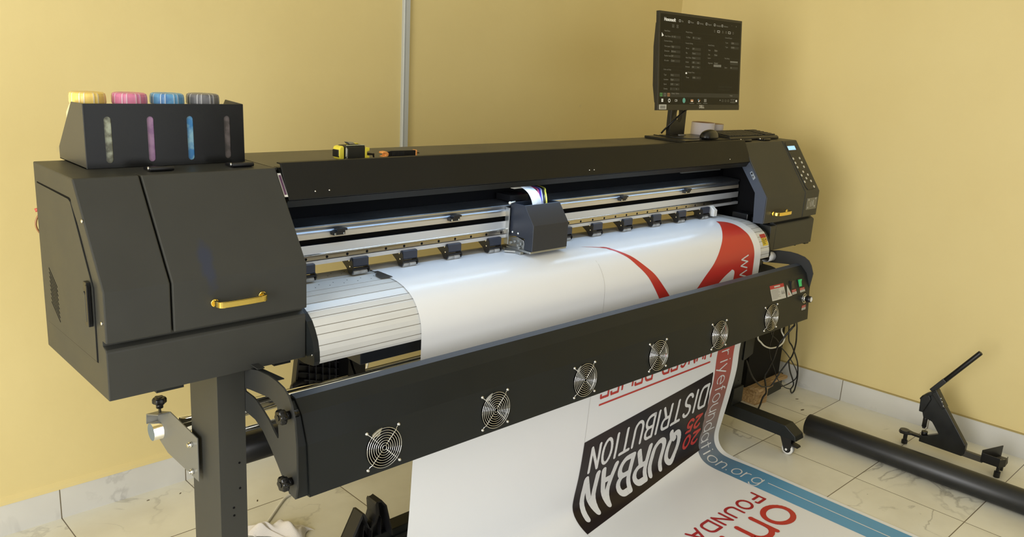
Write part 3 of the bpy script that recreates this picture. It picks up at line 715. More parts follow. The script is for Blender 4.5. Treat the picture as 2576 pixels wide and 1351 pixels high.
b = MB(); b.cyl((.29, .30, -.292), (2.60, .30, -.292), .0075, n=18); b.build('guide_rod', CHROME, PR)
b = MB(); b.cyl((.289, .300, -.345), (2.5095, .300, -.345), .040, n=36); b.build('take_up_tube', BLACK, PR)
def cradle(prof, x0, x1, ribs, name, parent, hooks=None):
    """black plastic rod cradle with a ribbed web; prof in (x, z), thickness along y"""
    pass
# ribbed cradle on the rear rod (under the platen, left)
b = MB()
b.prism([(.566, -.075), (.690, -.075), (.735, -.245), (.545, -.245)], .296, .300, 'y')
b.prism([(.566, -.075), (.571, -.075), (.551, -.245), (.545, -.245)], .280, .296, 'y'); b.prism([(.684, -.115), (.690, -.115), (.735, -.245), (.729, -.245)], .240, .296, 'y'); b.box(.690, .745, .24, .30, -.25, -.075)
for k in range(5): x = .598 + .021*k; b.box(x-.0008, x+.0008, .286, .297, -.235, -.118, 1)
for k in range(7):
    z = -.125 - .02*k; b.prism([(.575-(z+.115)*-.23, z), (.700-(z+.115)*.34*0, z-.040), (.700, z-.0415), (.575, z-.0015)], .286, .297, 'y', mi=1)
b.tube(bez([(.560, .285, -.225), (.545, .28, -.205), (.553, .28, -.192), (.575, .28, -.190)], 5), .009, 8)
b.build('rod_cradle', [BLACK, mat('cradle_rib', (0.035, 0.037, 0.045), 0.5)], PR)
# lower cradle standing on the cross rail
b = MB()
def plate(pts, y0, y1, mi=0): b.prism(pts, y0, y1, 'y', mi)
plate([(.600, -.640), (.655, -.536), (.672, -.556), (.682, -.600), (.700, -.640)], .150, .154)
plate([(.600, -.640), (.608, -.640), (.657, -.548), (.655, -.536)], .110, .154); plate([(.655, -.536), (.663, -.538), (.674, -.560), (.668, -.566)], .110, .154)
plate([(.682, -.600), (.700, -.585), (.710, -.560), (.708, -.520), (.718, -.516), (.735, -.538), (.758, -.640), (.690, -.640)], .150, .154)
plate([(.668, -.560), (.684, -.597), (.703, -.580), (.7105, -.556), (.7065, -.520), (.700, -.516), (.697, -.522), (.700, -.556), (.694, -.575), (.684, -.588), (.676, -.588)], .110, .154)
plate([(.700, -.516), (.718, -.516), (.735, -.538), (.730, -.540), (.716, -.521), (.703, -.521)], .110, .150)
plate([(.735, -.538), (.760, -.640), (.756, -.640), (.731, -.540)], .110, .150)
for k in range(4): plate([(.640+k*.03, -.640), (.642+k*.03, -.640), (.648+k*.028, -.585), (.646+k*.028, -.585)], .130, .150)
b.build('rod_cradle', BLACK, PR)
# ---------------------------------------------------------------- dryer panel with six fans
DX0, DX1 = .320, 2.478
P1, P2, P3, P4 = (-.1300, -.0290), (-.1560, -.0545), (-.1785, -.1150), (-.1880, -.2300)
def low_pt(x, z, o=0.0):     # point on the lower, nearly upright face
    t = (z - P3[1])/(P4[1]-P3[1]); y = P3[0] + (P4[0]-P3[0])*t
    n = Vector((-(P3[1]-P4[1]), (P3[0]-P4[0])*-1)).normalized()
    n = Vector((-abs(n.x), (P3[0]-P4[0])/math.dist(P3, P4)))
    return (x, y + n.x*o, z + n.y*o)
FZ = -.1735; FX = [.507 + .3372*k for k in range(6)]; RH = .0455
b = MB(); th = .0018
for (pa, pb) in ((P1, P2), (P2, P3)):
    b.quad((DX0, *pa), (DX1, *pa), (DX1, *pb), (DX0, *pb))
    b.quad((DX0, pa[0]+th, pa[1]-th), (DX1, pa[0]+th, pa[1]-th), (DX1, pb[0]+th, pb[1]), (DX0, pb[0]+th, pb[1]))
# top flange and its downturned lip, LED reflection put into their bluish colour
b.quad((DX0+.002, *P1), (DX1, *P1), (DX1, -.108, -.0265), (DX0+.002, -.108, -.0265), 1)
b.quad((DX0+.002, -.108, -.0265), (DX1, -.108, -.0265), (DX1, -.108, -.0400), (DX0+.002, -.108, -.0400), 1)
# lower face with round openings
zc0, zc1 = FZ-.05, FZ+.05
def LP(x, z): return low_pt(x, z)
b.quad(LP(DX0, P3[1]), LP(DX1, P3[1]), LP(DX1, zc1), LP(DX0, zc1)); b.quad(LP(DX0, zc0), LP(DX1, zc0), LP(DX1, P4[1]), LP(DX0, P4[1]))
ed = [DX0]
for fx in FX: ed += [fx-.05, fx+.05]
ed.append(DX1)
for k in range(0, len(ed), 2): b.quad(LP(ed[k], zc0), LP(ed[k+1], zc0), LP(ed[k+1], zc1), LP(ed[k], zc1))
for fx in FX:
    n = 48; ci = []; si = []
    for j in range(n):
        t = 2*math.pi*(j+.5)/n; cx, cz = math.cos(t), math.sin(t); s_ = .05/max(abs(cx), abs(cz))
        ci.append(b.pt(LP(fx+RH*cx, FZ+RH*cz))); si.append(b.pt(LP(fx+s_*cx, FZ+s_*cz)))
    for j in range(n): b.face((ci[j], ci[(j+1) % n], si[(j+1) % n], si[j]))
    for (sx, sz) in ((1, 1), (-1, 1), (-1, -1), (1, -1)):   # fill the square's corners
        t = math.atan2(sz, sx); j = [q for q in range(n)]
        js = sorted(range(n), key=lambda q: abs(((2*math.pi*(q+.5)/n - t + math.pi) % (2*math.pi)) - math.pi))[:2]
        b.face((si[js[0]], si[js[1]], b.pt(LP(fx+.05*sx, FZ+.05*sz))))
# bottom return and end plates
b.quad((DX0, *P4), (DX1, *P4), (DX1, -.150, -.2330), (DX0, -.150, -.2330))
for xe in (DX0, DX1-.0015):
    b.prism([P1, P2, P3, P4, (-.150, -.2330), (-.128, -.2150), (-.112, -.150), (-.105, -.0290)], xe, xe+.0015)
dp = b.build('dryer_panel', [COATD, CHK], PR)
# one fan guard, then copies
def guard(fx):
    c = Vector(low_pt(fx, FZ, .0040))
    n = (Vector(low_pt(fx, FZ, 1)) - Vector(low_pt(fx, FZ, 0))).normalized(); u = Vector((1, 0, 0)); w = n.cross(u); w = -w if w.z < 0 else w
    b = MB(); PT_ = lambda a, q, o=0: c + u*a + w*q + n*o
    for k in range(8):
        r = .0055 + .0058*k
        b.tube([PT_(r*math.cos(2*math.pi*j/40), r*math.sin(2*math.pi*j/40), .0012) for j in range(40)], .00085, 6, closed=True)
    for (sx, sz) in ((1, 1), (-1, 1), (-1, -1), (1, -1)):
        b.tube([PT_(sx*.0035, sz*.0035, 0), PT_(sx*.034, sz*.034, 0), PT_(sx*.036, sz*.036, -.003), PT_(sx*.040, sz*.040, -.003)], .0010, 6)
        b.tube([PT_(sx*.0425+.0032*math.cos(t), sz*.0425+.0032*math.sin(t), -.003) for t in [2*math.pi*j/10 for j in range(10)]], .0010, 6, closed=True)
        b.lathe([(0, -.0035), (.0034, -.0035), (.0036, -.0015), (.0022, .0004), (0, .0004)], PT_(sx*.0425, sz*.0425), n, 12)
    g_ = b.build('fan_guard', CHROME, dp)
    # the fan behind the opening
    b = MB(); q0 = c - n*.0075
    R = []
    for (r, h) in ((RH+.002, 0), (RH-.0005, 0), (RH-.0005, -.022), (RH+.002, -.022)):
        R.append([b.pt(q0 + (u*math.cos(t)+w*math.sin(t))*r + n*h) for t in [2*math.pi*j/36 for j in range(36)]])
    for k in range(3):
        for j in range(36): b.face((R[k][j], R[k][(j+1) % 36], R[k+1][(j+1) % 36], R[k+1][j]), 0, True)
    b.cyl(q0 - n*.003, q0 - n*.022, .0165, n=24)
    for k in (0, 2, 3, 4, 5, 6):
        a0_ = 2*math.pi*k/7 + .35; pts = []
        for (r, da, h) in ((.015, 0, -.006), (.044, .12, -.004), (.044, .74, -.018), (.015, .70, -.020)):
            t = a0_ + da; pts.append(q0 + (u*math.cos(t)+w*math.sin(t))*r + n*h)
        b.poly(pts, 1)
    for k in range(30):    # black disc added to darken the fan opening, gap at top lets light through
        t1 = math.radians(118 + 306*k/30); t2 = math.radians(118 + 306*(k+1)/30)
        f2 = lambda t, r: q0 + (u*math.cos(t)+w*math.sin(t))*r - n*.0215
        b.quad(f2(t1, .012), f2(t2, .012), f2(t2, RH), f2(t1, RH))
    for k in range(4):
        t = math.pi/4 + k*math.pi/2; b.tube([q0 + (u*math.cos(t)+w*math.sin(t))*.015 - n*.0225, q0 + (u*math.cos(t)+w*math.sin(t))*.0455 - n*.0225], .0018, 6)
    f_ = b.build('dryer_fan', [BLACKM, mat('fan_blade', (0.006, 0.006, 0.0065), 0.6, spec=.2)], dp)
    return g_, f_
g0, f0_ = guard(FX[0])
for fx in FX[1:]: dup(g0, dp, (fx-FX[0], 0, 0)); dup(f0_, dp, (fx-FX[0], 0, 0))
# controls at the right end
def up_face(x, z, o=.0006):  # on the P2-P3 face
    t = (z - P2[1])/(P3[1]-P2[1]); d = Vector((P3[0]-P2[0], P3[1]-P2[1])).normalized(); n = Vector((d.y, -d.x)); n = n if n.x < 0 else -n
    return (x, P2[0]+(P3[0]-P2[0])*t + n.x*o, z + n.y*o)
def lab(b, q, o=.0006, mi=0): b.poly([up_face(x, z, o) for x, z in q], mi)
def lerpq(q, u0, u1, v0, v1):
    (a, b_, c, d) = q      # tl tr br bl
    f = lambda u, v: ((a[0]*(1-u)+b_[0]*u)*(1-v)+(d[0]*(1-u)+c[0]*u)*v, (a[1]*(1-u)+b_[1]*u)*(1-v)+(d[1]*(1-u)+c[1]*u)*v)
    return [f(u0, v0), f(u1, v0), f(u1, v1), f(u0, v1)]
LG = mat('label_small_text', (0.26, 0.25, 0.23), 0.5)
b = MB(); q = [(2.192, -.0630), (2.290, -.0655), (2.318, -.1165), (2.222, -.1185)]
q = [(2.198, -.0640), (2.297, -.0660), (2.297, -.1175), (2.198, -.1155)]
lab(b, lerpq(q, 0, 1, 0, .24), mi=0); lab(b, lerpq(q, 0, 1, .24, 1), mi=1)
lab(b, lerpq(q, .30, .72, .07, .17), .0009, 1)
for k in range(9):
    e = (.62, .55, .6, .66, .5, .62, .55, .64, .4)[k]; lab(b, lerpq(q, .04, e, .30+.072*k, .325+.072*k), .0009, 2)
for (u0, v0) in ((.84, .42), (.72, .42)):
    pts = lerpq(q, u0, u0+.12, v0, v0+.28); b.poly([up_face((pts[0][0]+pts[1][0])/2, pts[0][1], .0009), up_face(*pts[2], .0009), up_face(*pts[3], .0009)], 2)
o = b.build('caution_label', [RED, LABELW, LG], dp); o['label'] = 'large white caution label with a red header'
b = MB(); b.poly([up_face(2.318, -.0745), up_face(2.343, -.1165), up_face(2.306, -.1175)], 0); b.poly([up_face(2.320, -.098, .0009), up_face(2.328, -.112, .0009), up_face(2.314, -.112, .0009)], 1)
b.build('caution_label', [LABELW, mat('label_pink', (0.5, 0.25, 0.2), 0.5)], dp)['label'] = 'small white triangular warning label'
def small_label(x0, x1, z0, z1, face):
    b = MB(); zm = z0 + (z1-z0)*.5
    for (a, c, mi) in ((z0, zm, 0), (zm, z1, 1)): b.poly([face(x0, a), face(x1, a), face(x1, c), face(x0, c)], mi)
    for k in range(6):
        xa = x0 + (x1-x0)*(.12+.13*k); b.poly([face(xa, zm+(z1-zm)*.3, .0009), face(xa+(x1-x0)*.08, zm+(z1-zm)*.3, .0009), face(xa+(x1-x0)*.08, zm+(z1-zm)*.7, .0009), face(xa, zm+(z1-zm)*.7, .0009)], 2)
        b.poly([face(xa, z0+(zm-z0)*.3, .0009), face(xa+(x1-x0)*.07, z0+(zm-z0)*.3, .0009), face(xa+(x1-x0)*.07, z0+(zm-z0)*.6, .0009), face(xa, z0+(zm-z0)*.6, .0009)], 1)
    return b.build('switch_label', [RED, LABELW, LG], dp)
def lowf(x, z, o=.0006): return low_pt(x, z, o)
small_label(2.345, 2.378, -.098, -.1145, up_face); small_label(2.404, 2.442, -.100, -.1150, up_face); small_label(2.424, 2.455, -.1690, -.1870, lowf)
for xs2, z0, lit in ((2.342, -.065, 0), (2.399, -.067, 1)):
    b = MB(); c0 = Vector(up_face(xs2+.012, z0-.0145, 0)); n = (Vector(up_face(0, -.08, 1)) - Vector(up_face(0, -.08, 0))).normalized(); u = Vector((1, 0, 0)); w = n.cross(u); w = w if w.z > 0 else -w
    b.xf = Matrix.Translation(c0) @ Matrix((u, w, n)).transposed().to_4x4()
    b.box(-.0125, .0125, -.016, .016, 0, .0025, 0)
    b.prism([(-.013, .0025), (.013, .0025), (.013, .009), (.002, .0045), (-.013, .0035)], -.0095, .0095, 'x', mi=1)
    b.build('rocker_switch', [BLACK, mat('switch_green' if lit else 'switch_black', (0.01, 0.22, 0.06) if lit else (0.012, 0.012, 0.012), 0.25, emit=(0.01, 0.45, 0.12) if lit else None, estr=.5)], dp)['label'] = 'lit green rocker switch' if lit else 'black rocker switch'
b = MB(); c0 = low_pt(2.4405, -.1430, 0); n = (Vector(low_pt(0, -.15, 1)) - Vector(low_pt(0, -.15, 0))).normalized()
b.lathe([(0, 0), (.0185, 0), (.0185, .0015), (.0165, .002), (.0163, .0008), (.0125, .0008), (.0125, .003), (.0105, .004), (.0105, .009), (.0125, .010), (.0120, .026), (.0105, .0275), (.0095, .0275), (.0092, .0265), (0, .0265)], c0, n, 32, mats=[0, 0, 0, 0, 1, 1, 0, 0, 0, 1, 1, 1, 2, 2, 2])
b.build('speed_knob', [CHROME, BLACK, WHITEP], dp)
# bracket arms carrying the dryer
ARM = [(.165, -.005), (.020, -.004), (-.030, .008), (-.078, .012), (-.1080, .0105), (-.138, .005), (-.158, -.006), (-.170, -.022), (-.182, -.052), (-.189, -.105), (-.191, -.195), (-.184, -.226), (-.168, -.224), (-.150, -.212), (-.133, -.200), (-.108, -.175), (-.081, -.150), (-.048, -.124), (-.014, -.1105), (.050, -.106), (.165, -.106)]
HOLE = [(.030, -.0600), (-.004, -.0610), (-.022, -.0645), (-.050, -.0770), (-.076, -.0900), (-.098, -.107), (-.1115, -.1160), (-.1165, -.1150), (-.1170, -.108), (-.1130, -.0700), (-.1120, -.0445), (-.1020, -.0410), (-.0775, -.0370), (-.040, -.0420), (.005, -.0480), (.032, -.0530)]
def arm(x0, x1, inset_=False):
    b = MB()
    ARM_ = [((max(y, -.176 if z < -.06 else -1)), z) for y, z in ARM] if inset_ else ARM
    bm = bmesh.new()
    ov = [bm.verts.new((0, y, z)) for y, z in ARM_]; hv = [bm.verts.new((0, y, z)) for y, z in HOLE]
    es = [bm.edges.new((ov[k], ov[(k+1) % len(ov)])) for k in range(len(ov))] + [bm.edges.new((hv[k], hv[(k+1) % len(hv)])) for k in range(len(hv))]
    bmesh.ops.triangle_fill(bm, use_beauty=True, use_dissolve=False, edges=es)
    bm.verts.index_update()
    for xx in (x0, x1):
        ids = {v.index: b.pt((xx, v.co.y, v.co.z)) for v in bm.verts}
        for f in bm.faces: b.face([ids[v.index] for v in f.verts])
    bm.free()
    for P in (ARM_, HOLE):
        n = len(P)
        for k in range(n): b.quad((x0, *P[k]), (x1, *P[k]), (x1, *P[(k+1) % n]), (x0, *P[(k+1) % n]))
    b.box(min(x0, x1)-.0, max(x0, x1)+.012, -.030, .02, .0095, .0115) if x0 < 1 else None
    return b.build('bracket_arm', [mat('arm_coat', (0.022, 0.023, 0.022), 0.42)], PR)
la = arm(.2890, .2930)
b = MB(); b.prism([(.0, .0000), (-.108, .0100), (-.108, .0120), (.0, .0020)], .2930, .3080); b.build('arm_stiffener', COATD, la)
ra = arm(2.4790, 2.4830, True)
b = MB(); b.prism([(-.128, -.034), (-.153, -.058), (-.175, -.116), (-.184, -.226), (-.150, -.229), (-.115, -.150), (-.108, -.034)], .2935, .3195); b.build('spacer_plate', COATD, la)
for (yy, zz) in ((-.1620, -.0450), (-.1690, -.1905)):
    b = MB(); b.cyl((.3075, yy, zz), (.2780, yy, zz), .0085, n=20); knob(b, (.2890, yy, zz), (-1, 0, 0), .0155)
    b.build('clamp_knob', mat('bakelite_black', (0.004, 0.004, 0.004), 0.2, spec=0.35), la)

# ---------------------------------------------------------------- ink tank box with its four bottles
IB = empty('ink_tank_box', (.235, .32, ZT+.001), 'black sheet-metal box of ink tanks on the left end of the printer', 'ink box')
b = MB()
b.prism([(.2370, .4105), (.2400, .5400), (.2425, .5408), (.308, .5395), (.4090, .4360), (.4085, .4105)], .0600, .0618)
b.prism([(.2400, .4105), (.2440, .5400), (.2465, .5408), (.330, .5440), (.4085, .4560), (.4085, .4105)], .4015, .4033)
b.box(.0600, .4033, .238, .4085, .4105, .4120)
b.build('tank_box_side', mat('tank_box_side_coat', (0.055, 0.054, 0.048), 0.4), IB)
b = MB()
FY = lambda z: .2370 + (z-.4105)*(.2425-.2370)/(.5408-.4105)
ws = [.1068, .1930, .2780, .3627]; wz0, wz1 = .4200, .5150; hw = .0072
xsn = [.0618]
for w_ in ws: xsn += [w_-hw-.004, w_+hw+.004]
xsn.append(.4015)
b.quad((.0618, FY(.4105), .4105), (.4015, FY(.4105), .4105), (.4015, FY(wz0-.004), wz0-.004), (.0618, FY(wz0-.004), wz0-.004))
b.quad((.0618, FY(wz1+.004), wz1+.004), (.4015, FY(wz1+.004), wz1+.004), (.4015, FY(.5408), .5408), (.0618, FY(.5408), .5408))
for k in range(0, len(xsn), 2): b.quad((xsn[k], FY(wz0-.004), wz0-.004), (xsn[k+1], FY(wz0-.004), wz0-.004), (xsn[k+1], FY(wz1+.004), wz1+.004), (xsn[k], FY(wz1+.004), wz1+.004))
def slot_ring(w_, n=32):
    pts = []
    for j in range(n):
        t = 2*math.pi*(j+.5)/n; x = math.cos(t)*hw; z = math.sin(t)*hw
        pts.append((w_+x, (wz1-hw if z > 0 else wz0+hw)+z))
    return pts
for w_ in ws:
    pts = slot_ring(w_); n = len(pts); I = [b.pt((x, FY(z), z)) for x, z in pts]; O = []; I2 = [b.pt((x, FY(z)+.0025, z)) for x, z in pts]
    for x, z in pts:
        X = w_ + (hw+.004)*(1 if x > w_ else -1); Z = min(max(z, wz0-.004), wz1+.004)
        t = abs(x-w_)/hw
        if z > wz1-hw or z < wz0+hw:
            zz = (wz1+.004) if z > wz0+.05 else (wz0-.004)
            xx = w_ + (x-w_)*(1+.004/hw)*1.0
            if t > .72: O.append((X, FY(z), (wz1-hw + (z-(wz1-hw))*2.2) if z > wz0+.05 else (wz0+hw + (z-(wz0+hw))*2.2)))
            else: O.append((w_+(x-w_)/.72*(1+.004/hw)*1.0, FY(zz), zz))
        else: O.append((X, FY(z), z))
    O = [(min(max(p[0], w_-hw-.004), w_+hw+.004), FY(min(max(p[2], wz0-.004), wz1+.004)), min(max(p[2], wz0-.004), wz1+.004)) for p in O]
    O = [b.pt(p) for p in O]
    for j in range(n): b.face((I[j], I[(j+1) % n], O[(j+1) % n], O[j])); b.face((I[j], I2[j], I2[(j+1) % n], I[(j+1) % n]))
    # corners
    for sx in (-1, 1):
        for sz, zz in ((1, wz1+.004), (-1, wz0-.004)):
            X = w_ + sx*(hw+.004)
            near = sorted(range(n), key=lambda j: math.dist((b.v[O[j]].x, b.v[O[j]].z), (X, zz)))[:2]
            b.face((O[near[0]], O[near[1]], b.pt((X, FY(zz), zz))))
b.quad((.0618, FY(.5408), .5408), (.4015, FY(.5408), .5408), (.4015, .2560, .5400), (.0618, .2560, .5400))
b.build('tank_box_front', mat('tank_box_gloss', (0.008, 0.008, 0.007), 0.25, spec=.3, noise=(9, 0.3)), IB)
def window(w_, c1_, c2_, nm):
    m_ = mat(nm, c1_, 0.3); nt, bs = nodes_of(m_); N = nt.nodes; Lk = nt.links
    g = N.new('ShaderNodeNewGeometry'); nz_ = N.new('ShaderNodeTexNoise'); nz_.inputs['Scale'].default_value = 45; nz_.inputs['Detail'].default_value = 3; Lk.new(g.outputs['Position'], nz_.inputs['Vector'])
    r = N.new('ShaderNodeValToRGB'); r.color_ramp.elements[0].position = .42; r.color_ramp.elements[1].position = .58; r.color_ramp.elements[0].color = (*c1_, 1); r.color_ramp.elements[1].color = (*c2_, 1)
    Lk.new(nz_.outputs['Fac'], r.inputs[0]); Lk.new(r.outputs[0], bs.inputs['Base Color'])
    b = MB(); b.poly([(x, FY(z)+.0026, z) for x, z in slot_ring(w_)]); b.poly([(x, FY(z)+.0040, z) for x, z in slot_ring(w_)])
    return b.build('level_window', m_, IB)
for w_, c1_, c2_, nm, ll in zip(ws, ((.10, .10, .06), (.22, .11, .22), (.03, .18, .42), (.05, .04, .035)), ((.34, .36, .26), (.32, .18, .30), (.22, .42, .52), (.11, .09, .085)), ('level_yellow', 'level_magenta', 'level_cyan', 'level_black'), ('murky yellow-grey', 'violet', 'bright blue', 'dark brown')):
    window(w_, c1_, c2_, nm)['label'] = ll + ' level slot'
NECK = mat('bottle_plastic', (0.72, 0.66, 0.42), 0.35)
for k, (cx, col, dark, nm) in enumerate(((.1000, (.86, .62, .16), (.70, .42, .05), 'yellow'), (.1815, (.72, .22, .36), (.30, .08, .35), 'pink'), (.2625, (.13, .36, .62), (.05, .16, .45), 'blue'), (.3440, (.17, .17, .18), (.05, .05, .05), 'dark grey'))):
    cy = .322 if k else .332
    IT = empty('ink_bottle', (cx, cy, .4125), 'ink bottle with %s striped screw cap in the black tank box' % nm, 'ink bottle', 'ink bottles in the tank box')
    b = MB(); r = .034
    yb = cy + (.012 if k == 0 else 0)
    b.lathe([(0, 0), (r-.003, 0), (r, .004), (r, .100), (r-.006, .116), (r-.010, .122), (r-.010, .1250), (0, .1250)], (cx, yb+(.016 if k == 0 else 0), .4125), (0, 0, 1), 32)
    b.build('bottle_body', NECK if k == 0 else mat('bottle_%d' % k, tuple(.5*c+.35 for c in col), .35), IT)
    m_ = mat('cap_'+nm.replace(' ', '_'), col, .4); nt, bs = nodes_of(m_); N = nt.nodes; Lk = nt.links
    g = N.new('ShaderNodeNewGeometry'); nz_ = N.new('ShaderNodeTexNoise'); nz_.inputs['Scale'].default_value = 35; Lk.new(g.outputs['Position'], nz_.inputs['Vector'])
    rr = N.new('ShaderNodeMapRange'); rr.inputs[1].default_value = .55; rr.inputs[2].default_value = .68; rr.inputs[4].default_value = .7; Lk.new(nz_.outputs['Fac'], rr.inputs[0])
    mx = N.new('ShaderNodeMix'); mx.data_type = 'RGBA'; mx.inputs[6].default_value = (*col, 1); mx.inputs[7].default_value = (*dark, 1); Lk.new(rr.outputs[0], mx.inputs[0]); Lk.new(mx.outputs[2], bs.inputs['Base Color'])
    b = MB(); n = 96; cc = Vector((cx, cy, .5345)); R = []
    for (r_, h) in ((.0345, 0), (.0355, .003), (.0350, .016), (.0335, .0215), (.030, .0235), (0.0001, .0240)):
        ring = []
        for j in range(n):
            t = 2*math.pi*j/n; groov = ((j % 12) in (0, 1, 4, 5))
            ring.append(b.pt(cc + Vector((math.cos(t), math.sin(t), 0))*(r_ + (.0007 if groov and r_ > .032 else 0)) + Vector((0, 0, h))))
        R.append(ring)
    for q in range(len(R)-1):
        for j in range(n): b.face((R[q][j], R[q][(j+1) % n], R[q+1][(j+1) % n], R[q+1][j]), 1 if (j % 12) in (0, 1, 4, 5)[:4] and (j % 12) in (0, 4) or ((j % 12) in (1, 5) and q < 4 and q > 0 and False) else 0, False)
    b.face(R[0][::-1])
    b.build('bottle_cap', [m_, mat('cap_stripe_'+nm.replace(' ', '_'), tuple(min(1, .45*c+.42) for c in col), .4)], IT)

# ---------------------------------------------------------------- the film with its print
import bisect
import math
# profile control points (y,z) machine coords
TOP=[(.33,-.12),(.305,.02),(.28,.085),(.245,.1165),(.20,.1195),(.107,.119),(.07,.1165),(.041,.1095),(.018,.099),(-.001,.086),(-.016,.067),(-.028,.045),(-.0345,.02),(-.036,-.005),(-.036,-.05),(-.034,-.10),(-.028,-.2)]
PL=TOP+[(-.0175,-.35),(-.010,-.50),(.002,-.632),(.016,-.725),(.017,-.752),(.008,-.775),(-.012,-.795),(-.045,-.812),(-.09,-.8225),(-.15,-.827),(-.3,-.828),(-.6,-.828),(-1.3,-.828)]
PR=TOP+[(-.0035,-.356),(-.001,-.466),(.013,-.577),(.032,-.697),(.040,-.752),(.036,-.785),(.022,-.808),(.000,-.822),(-.034,-.8275),(-.09,-.828),(-.16,-.828),(-.3,-.828),(-.6,-.828),(-1.3,-.828)]
def cr(P,n=8):
    out=[]
    for i in range(len(P)-1):
        p0=P[max(i-1,0)];p1=P[i];p2=P[i+1];p3=P[min(i+2,len(P)-1)]
        def kn(a,b): return max(1e-6,math.dist(a,b))**.5
        t0=0;t1=t0+kn(p0,p1) if p0!=p1 else 1e-3;t2=t1+kn(p1,p2);t3=t2+(kn(p2,p3) if p2!=p3 else 1e-3)
        for k in range(n):
            t=t1+(t2-t1)*k/n
            def L(a,b,ta,tb): 
                return tuple((tb-t)/(tb-ta)*x+(t-ta)/(tb-ta)*y for x,y in zip(a,b))
            A1=L(p0,p1,t0,t1);A2=L(p1,p2,t1,t2);A3=L(p2,p3,t2,t3)
            B1=L(A1,A2,t0,t2);B2=L(A2,A3,t1,t3)
            out.append(L(B1,B2,t1,t2))
    out.append(P[-1]);return out
def arc(P):
    s=[0]
    for a,b in zip(P,P[1:]): s.append(s[-1]+math.dist(a,b))
    return s
CL=cr(PL);CR=cr(PR);SL=arc(CL);SR=arc(CR)
import bisect
def at(C,S,s):
    i=min(max(bisect.bisect_right(S,s)-1,0),len(C)-2);t=(s-S[i])/(S[i+1]-S[i])
    return tuple(a+(b-a)*t for a,b in zip(C[i],C[i+1]))
def sheet(x,s):
    w=min(max((x-1.42)/(2.33-1.42),0),1)
    a=at(CL,SL,s);b=at(CR,SR,s)
    return (x,a[0]*(1-w)+b[0]*w,a[1]*(1-w)+b[1]*w)
FW = mat('film_white', (0.85, 0.87, 0.90), 0.27, spec=0.5)
FB = mat('print_dark_block', (0.012, 0.007, 0.010), 0.3, spec=0.3)
FRD = mat('print_red', (0.55, 0.035, 0.028), 0.33)
FRD2 = mat('print_crimson', (0.42, 0.018, 0.025), 0.33)
FTW = mat('print_knockout_white', (0.77, 0.78, 0.80), 0.33)
FLN = mat('print_hairline', (0.56, 0.55, 0.54), 0.4)
BAND = mat('print_band_gradient', (0.5, 0.1, 0.1), 0.33)
nt, bs = nodes_of(BAND); N = nt.nodes; Lk = nt.links
uvn = N.new('ShaderNodeUVMap'); uvn.uv_map = 'map'; sx = N.new('ShaderNodeSeparateXYZ'); Lk.new(uvn.outputs[0], sx.inputs[0])
dv = N.new('ShaderNodeMath'); dv.operation = 'DIVIDE'; Lk.new(sx.outputs[1], dv.inputs[0]); dv.inputs[1].default_value = 3.0
cr_ = N.new('ShaderNodeValToRGB'); e = cr_.color_ramp.elements
e[0].position = .38/3; e[0].color = (0.60, 0.045, 0.022, 1); e[1].position = 1.78/3; e[1].color = (0.10, 0.35, 0.62, 1)
for p, c in ((.62, (0.56, 0.036, 0.03)), (.98, (0.46, 0.060, 0.050)), (1.18, (0.30, 0.14, 0.12)), (1.33, (0.22, 0.19, 0.19)), (1.46, (0.13, 0.21, 0.31)), (1.60, (0.085, 0.26, 0.46))):
    q = e.new(p/3); q.color = (*c, 1)
Lk.new(dv.outputs[0], cr_.inputs[0]); Lk.new(cr_.outputs[0], bs.inputs['Base Color'])
XL_, XR_ = .720, 2.332
b = MB(); b.uv = []
def sp(x, s, o=0.0):
    p = sheet(x, s); q = sheet(x, s+.002); t = Vector((q[1]-p[1], q[2]-p[2])).normalized(); nn = Vector((t.y, -t.x))
    if s > 2.7: nn = Vector((0, 1))
    b.uv.append((x, s)); return b.pt((p[0], p[1] + nn.x*o, p[2] + nn.y*o))
SMAX = 2.66
nsx, nss = 26, 260
xsv = [XL_ + (XR_-XL_)*k/nsx for k in range(nsx+1)]; ssv = [SMAX*k/nss for k in range(nss+1)]
G = [[sp(x, s) for x in xsv] for s in ssv]
for i_ in range(nss):
    for j in range(nsx): b.face((G[i_][j], G[i_][j+1], G[i_+1][j+1], G[i_+1][j]), 0, True)
def patch(fl, fr, v0, v1, nv, nu, o, mi, alongx=False):
    """fl(v), fr(v): the two borders at parameter v (s when alongx is False, x otherwise)"""
    g_ = []
    for k in range(nv+1):
        v = v0 + (v1-v0)*k/nv; a = fl(v); c = fr(v)
        g_.append([(sp(a+(c-a)*j/nu, v, o) if not alongx else sp(v, a+(c-a)*j/nu, o)) for j in range(nu+1)])
    for k in range(nv):
        for j in range(nu): b.face((g_[k][j], g_[k][j+1], g_[k+1][j+1], g_[k+1][j]), mi, True)
def tab(T):
    def f(v):
        if v <= T[0][0]: return T[0][1]
        for (a, x), (c, y) in zip(T, T[1:]):
            if v <= c:
                u = (v-a)/(c-a); return x+(y-x)*u
        return T[-1][1]
    return f
def smooth(T, n=8):
    out = []
    for p in bez([(a, c, 0) for a, c in T], n): out.append((p.x, p.y))
    return tab(out)
inner = smooth([(.391, 2.237), (.41, 2.222), (.429, 2.203), (.477, 2.149), (.516, 2.103), (.564, 2.046), (.604, 2.002), (.634, 1.964), (.672, 1.922), (.72, 1.86), (.76, 1.81)])
outer = smooth([(.391, 2.237), (.41, 2.262), (.445, 2.275), (.494, 2.279), (.535, 2.284), (.62, 2.286), (.70, 2.287), (.76, 2.287)])
patch(inner, outer, .391, .76, 60, 8, .0004, 6)
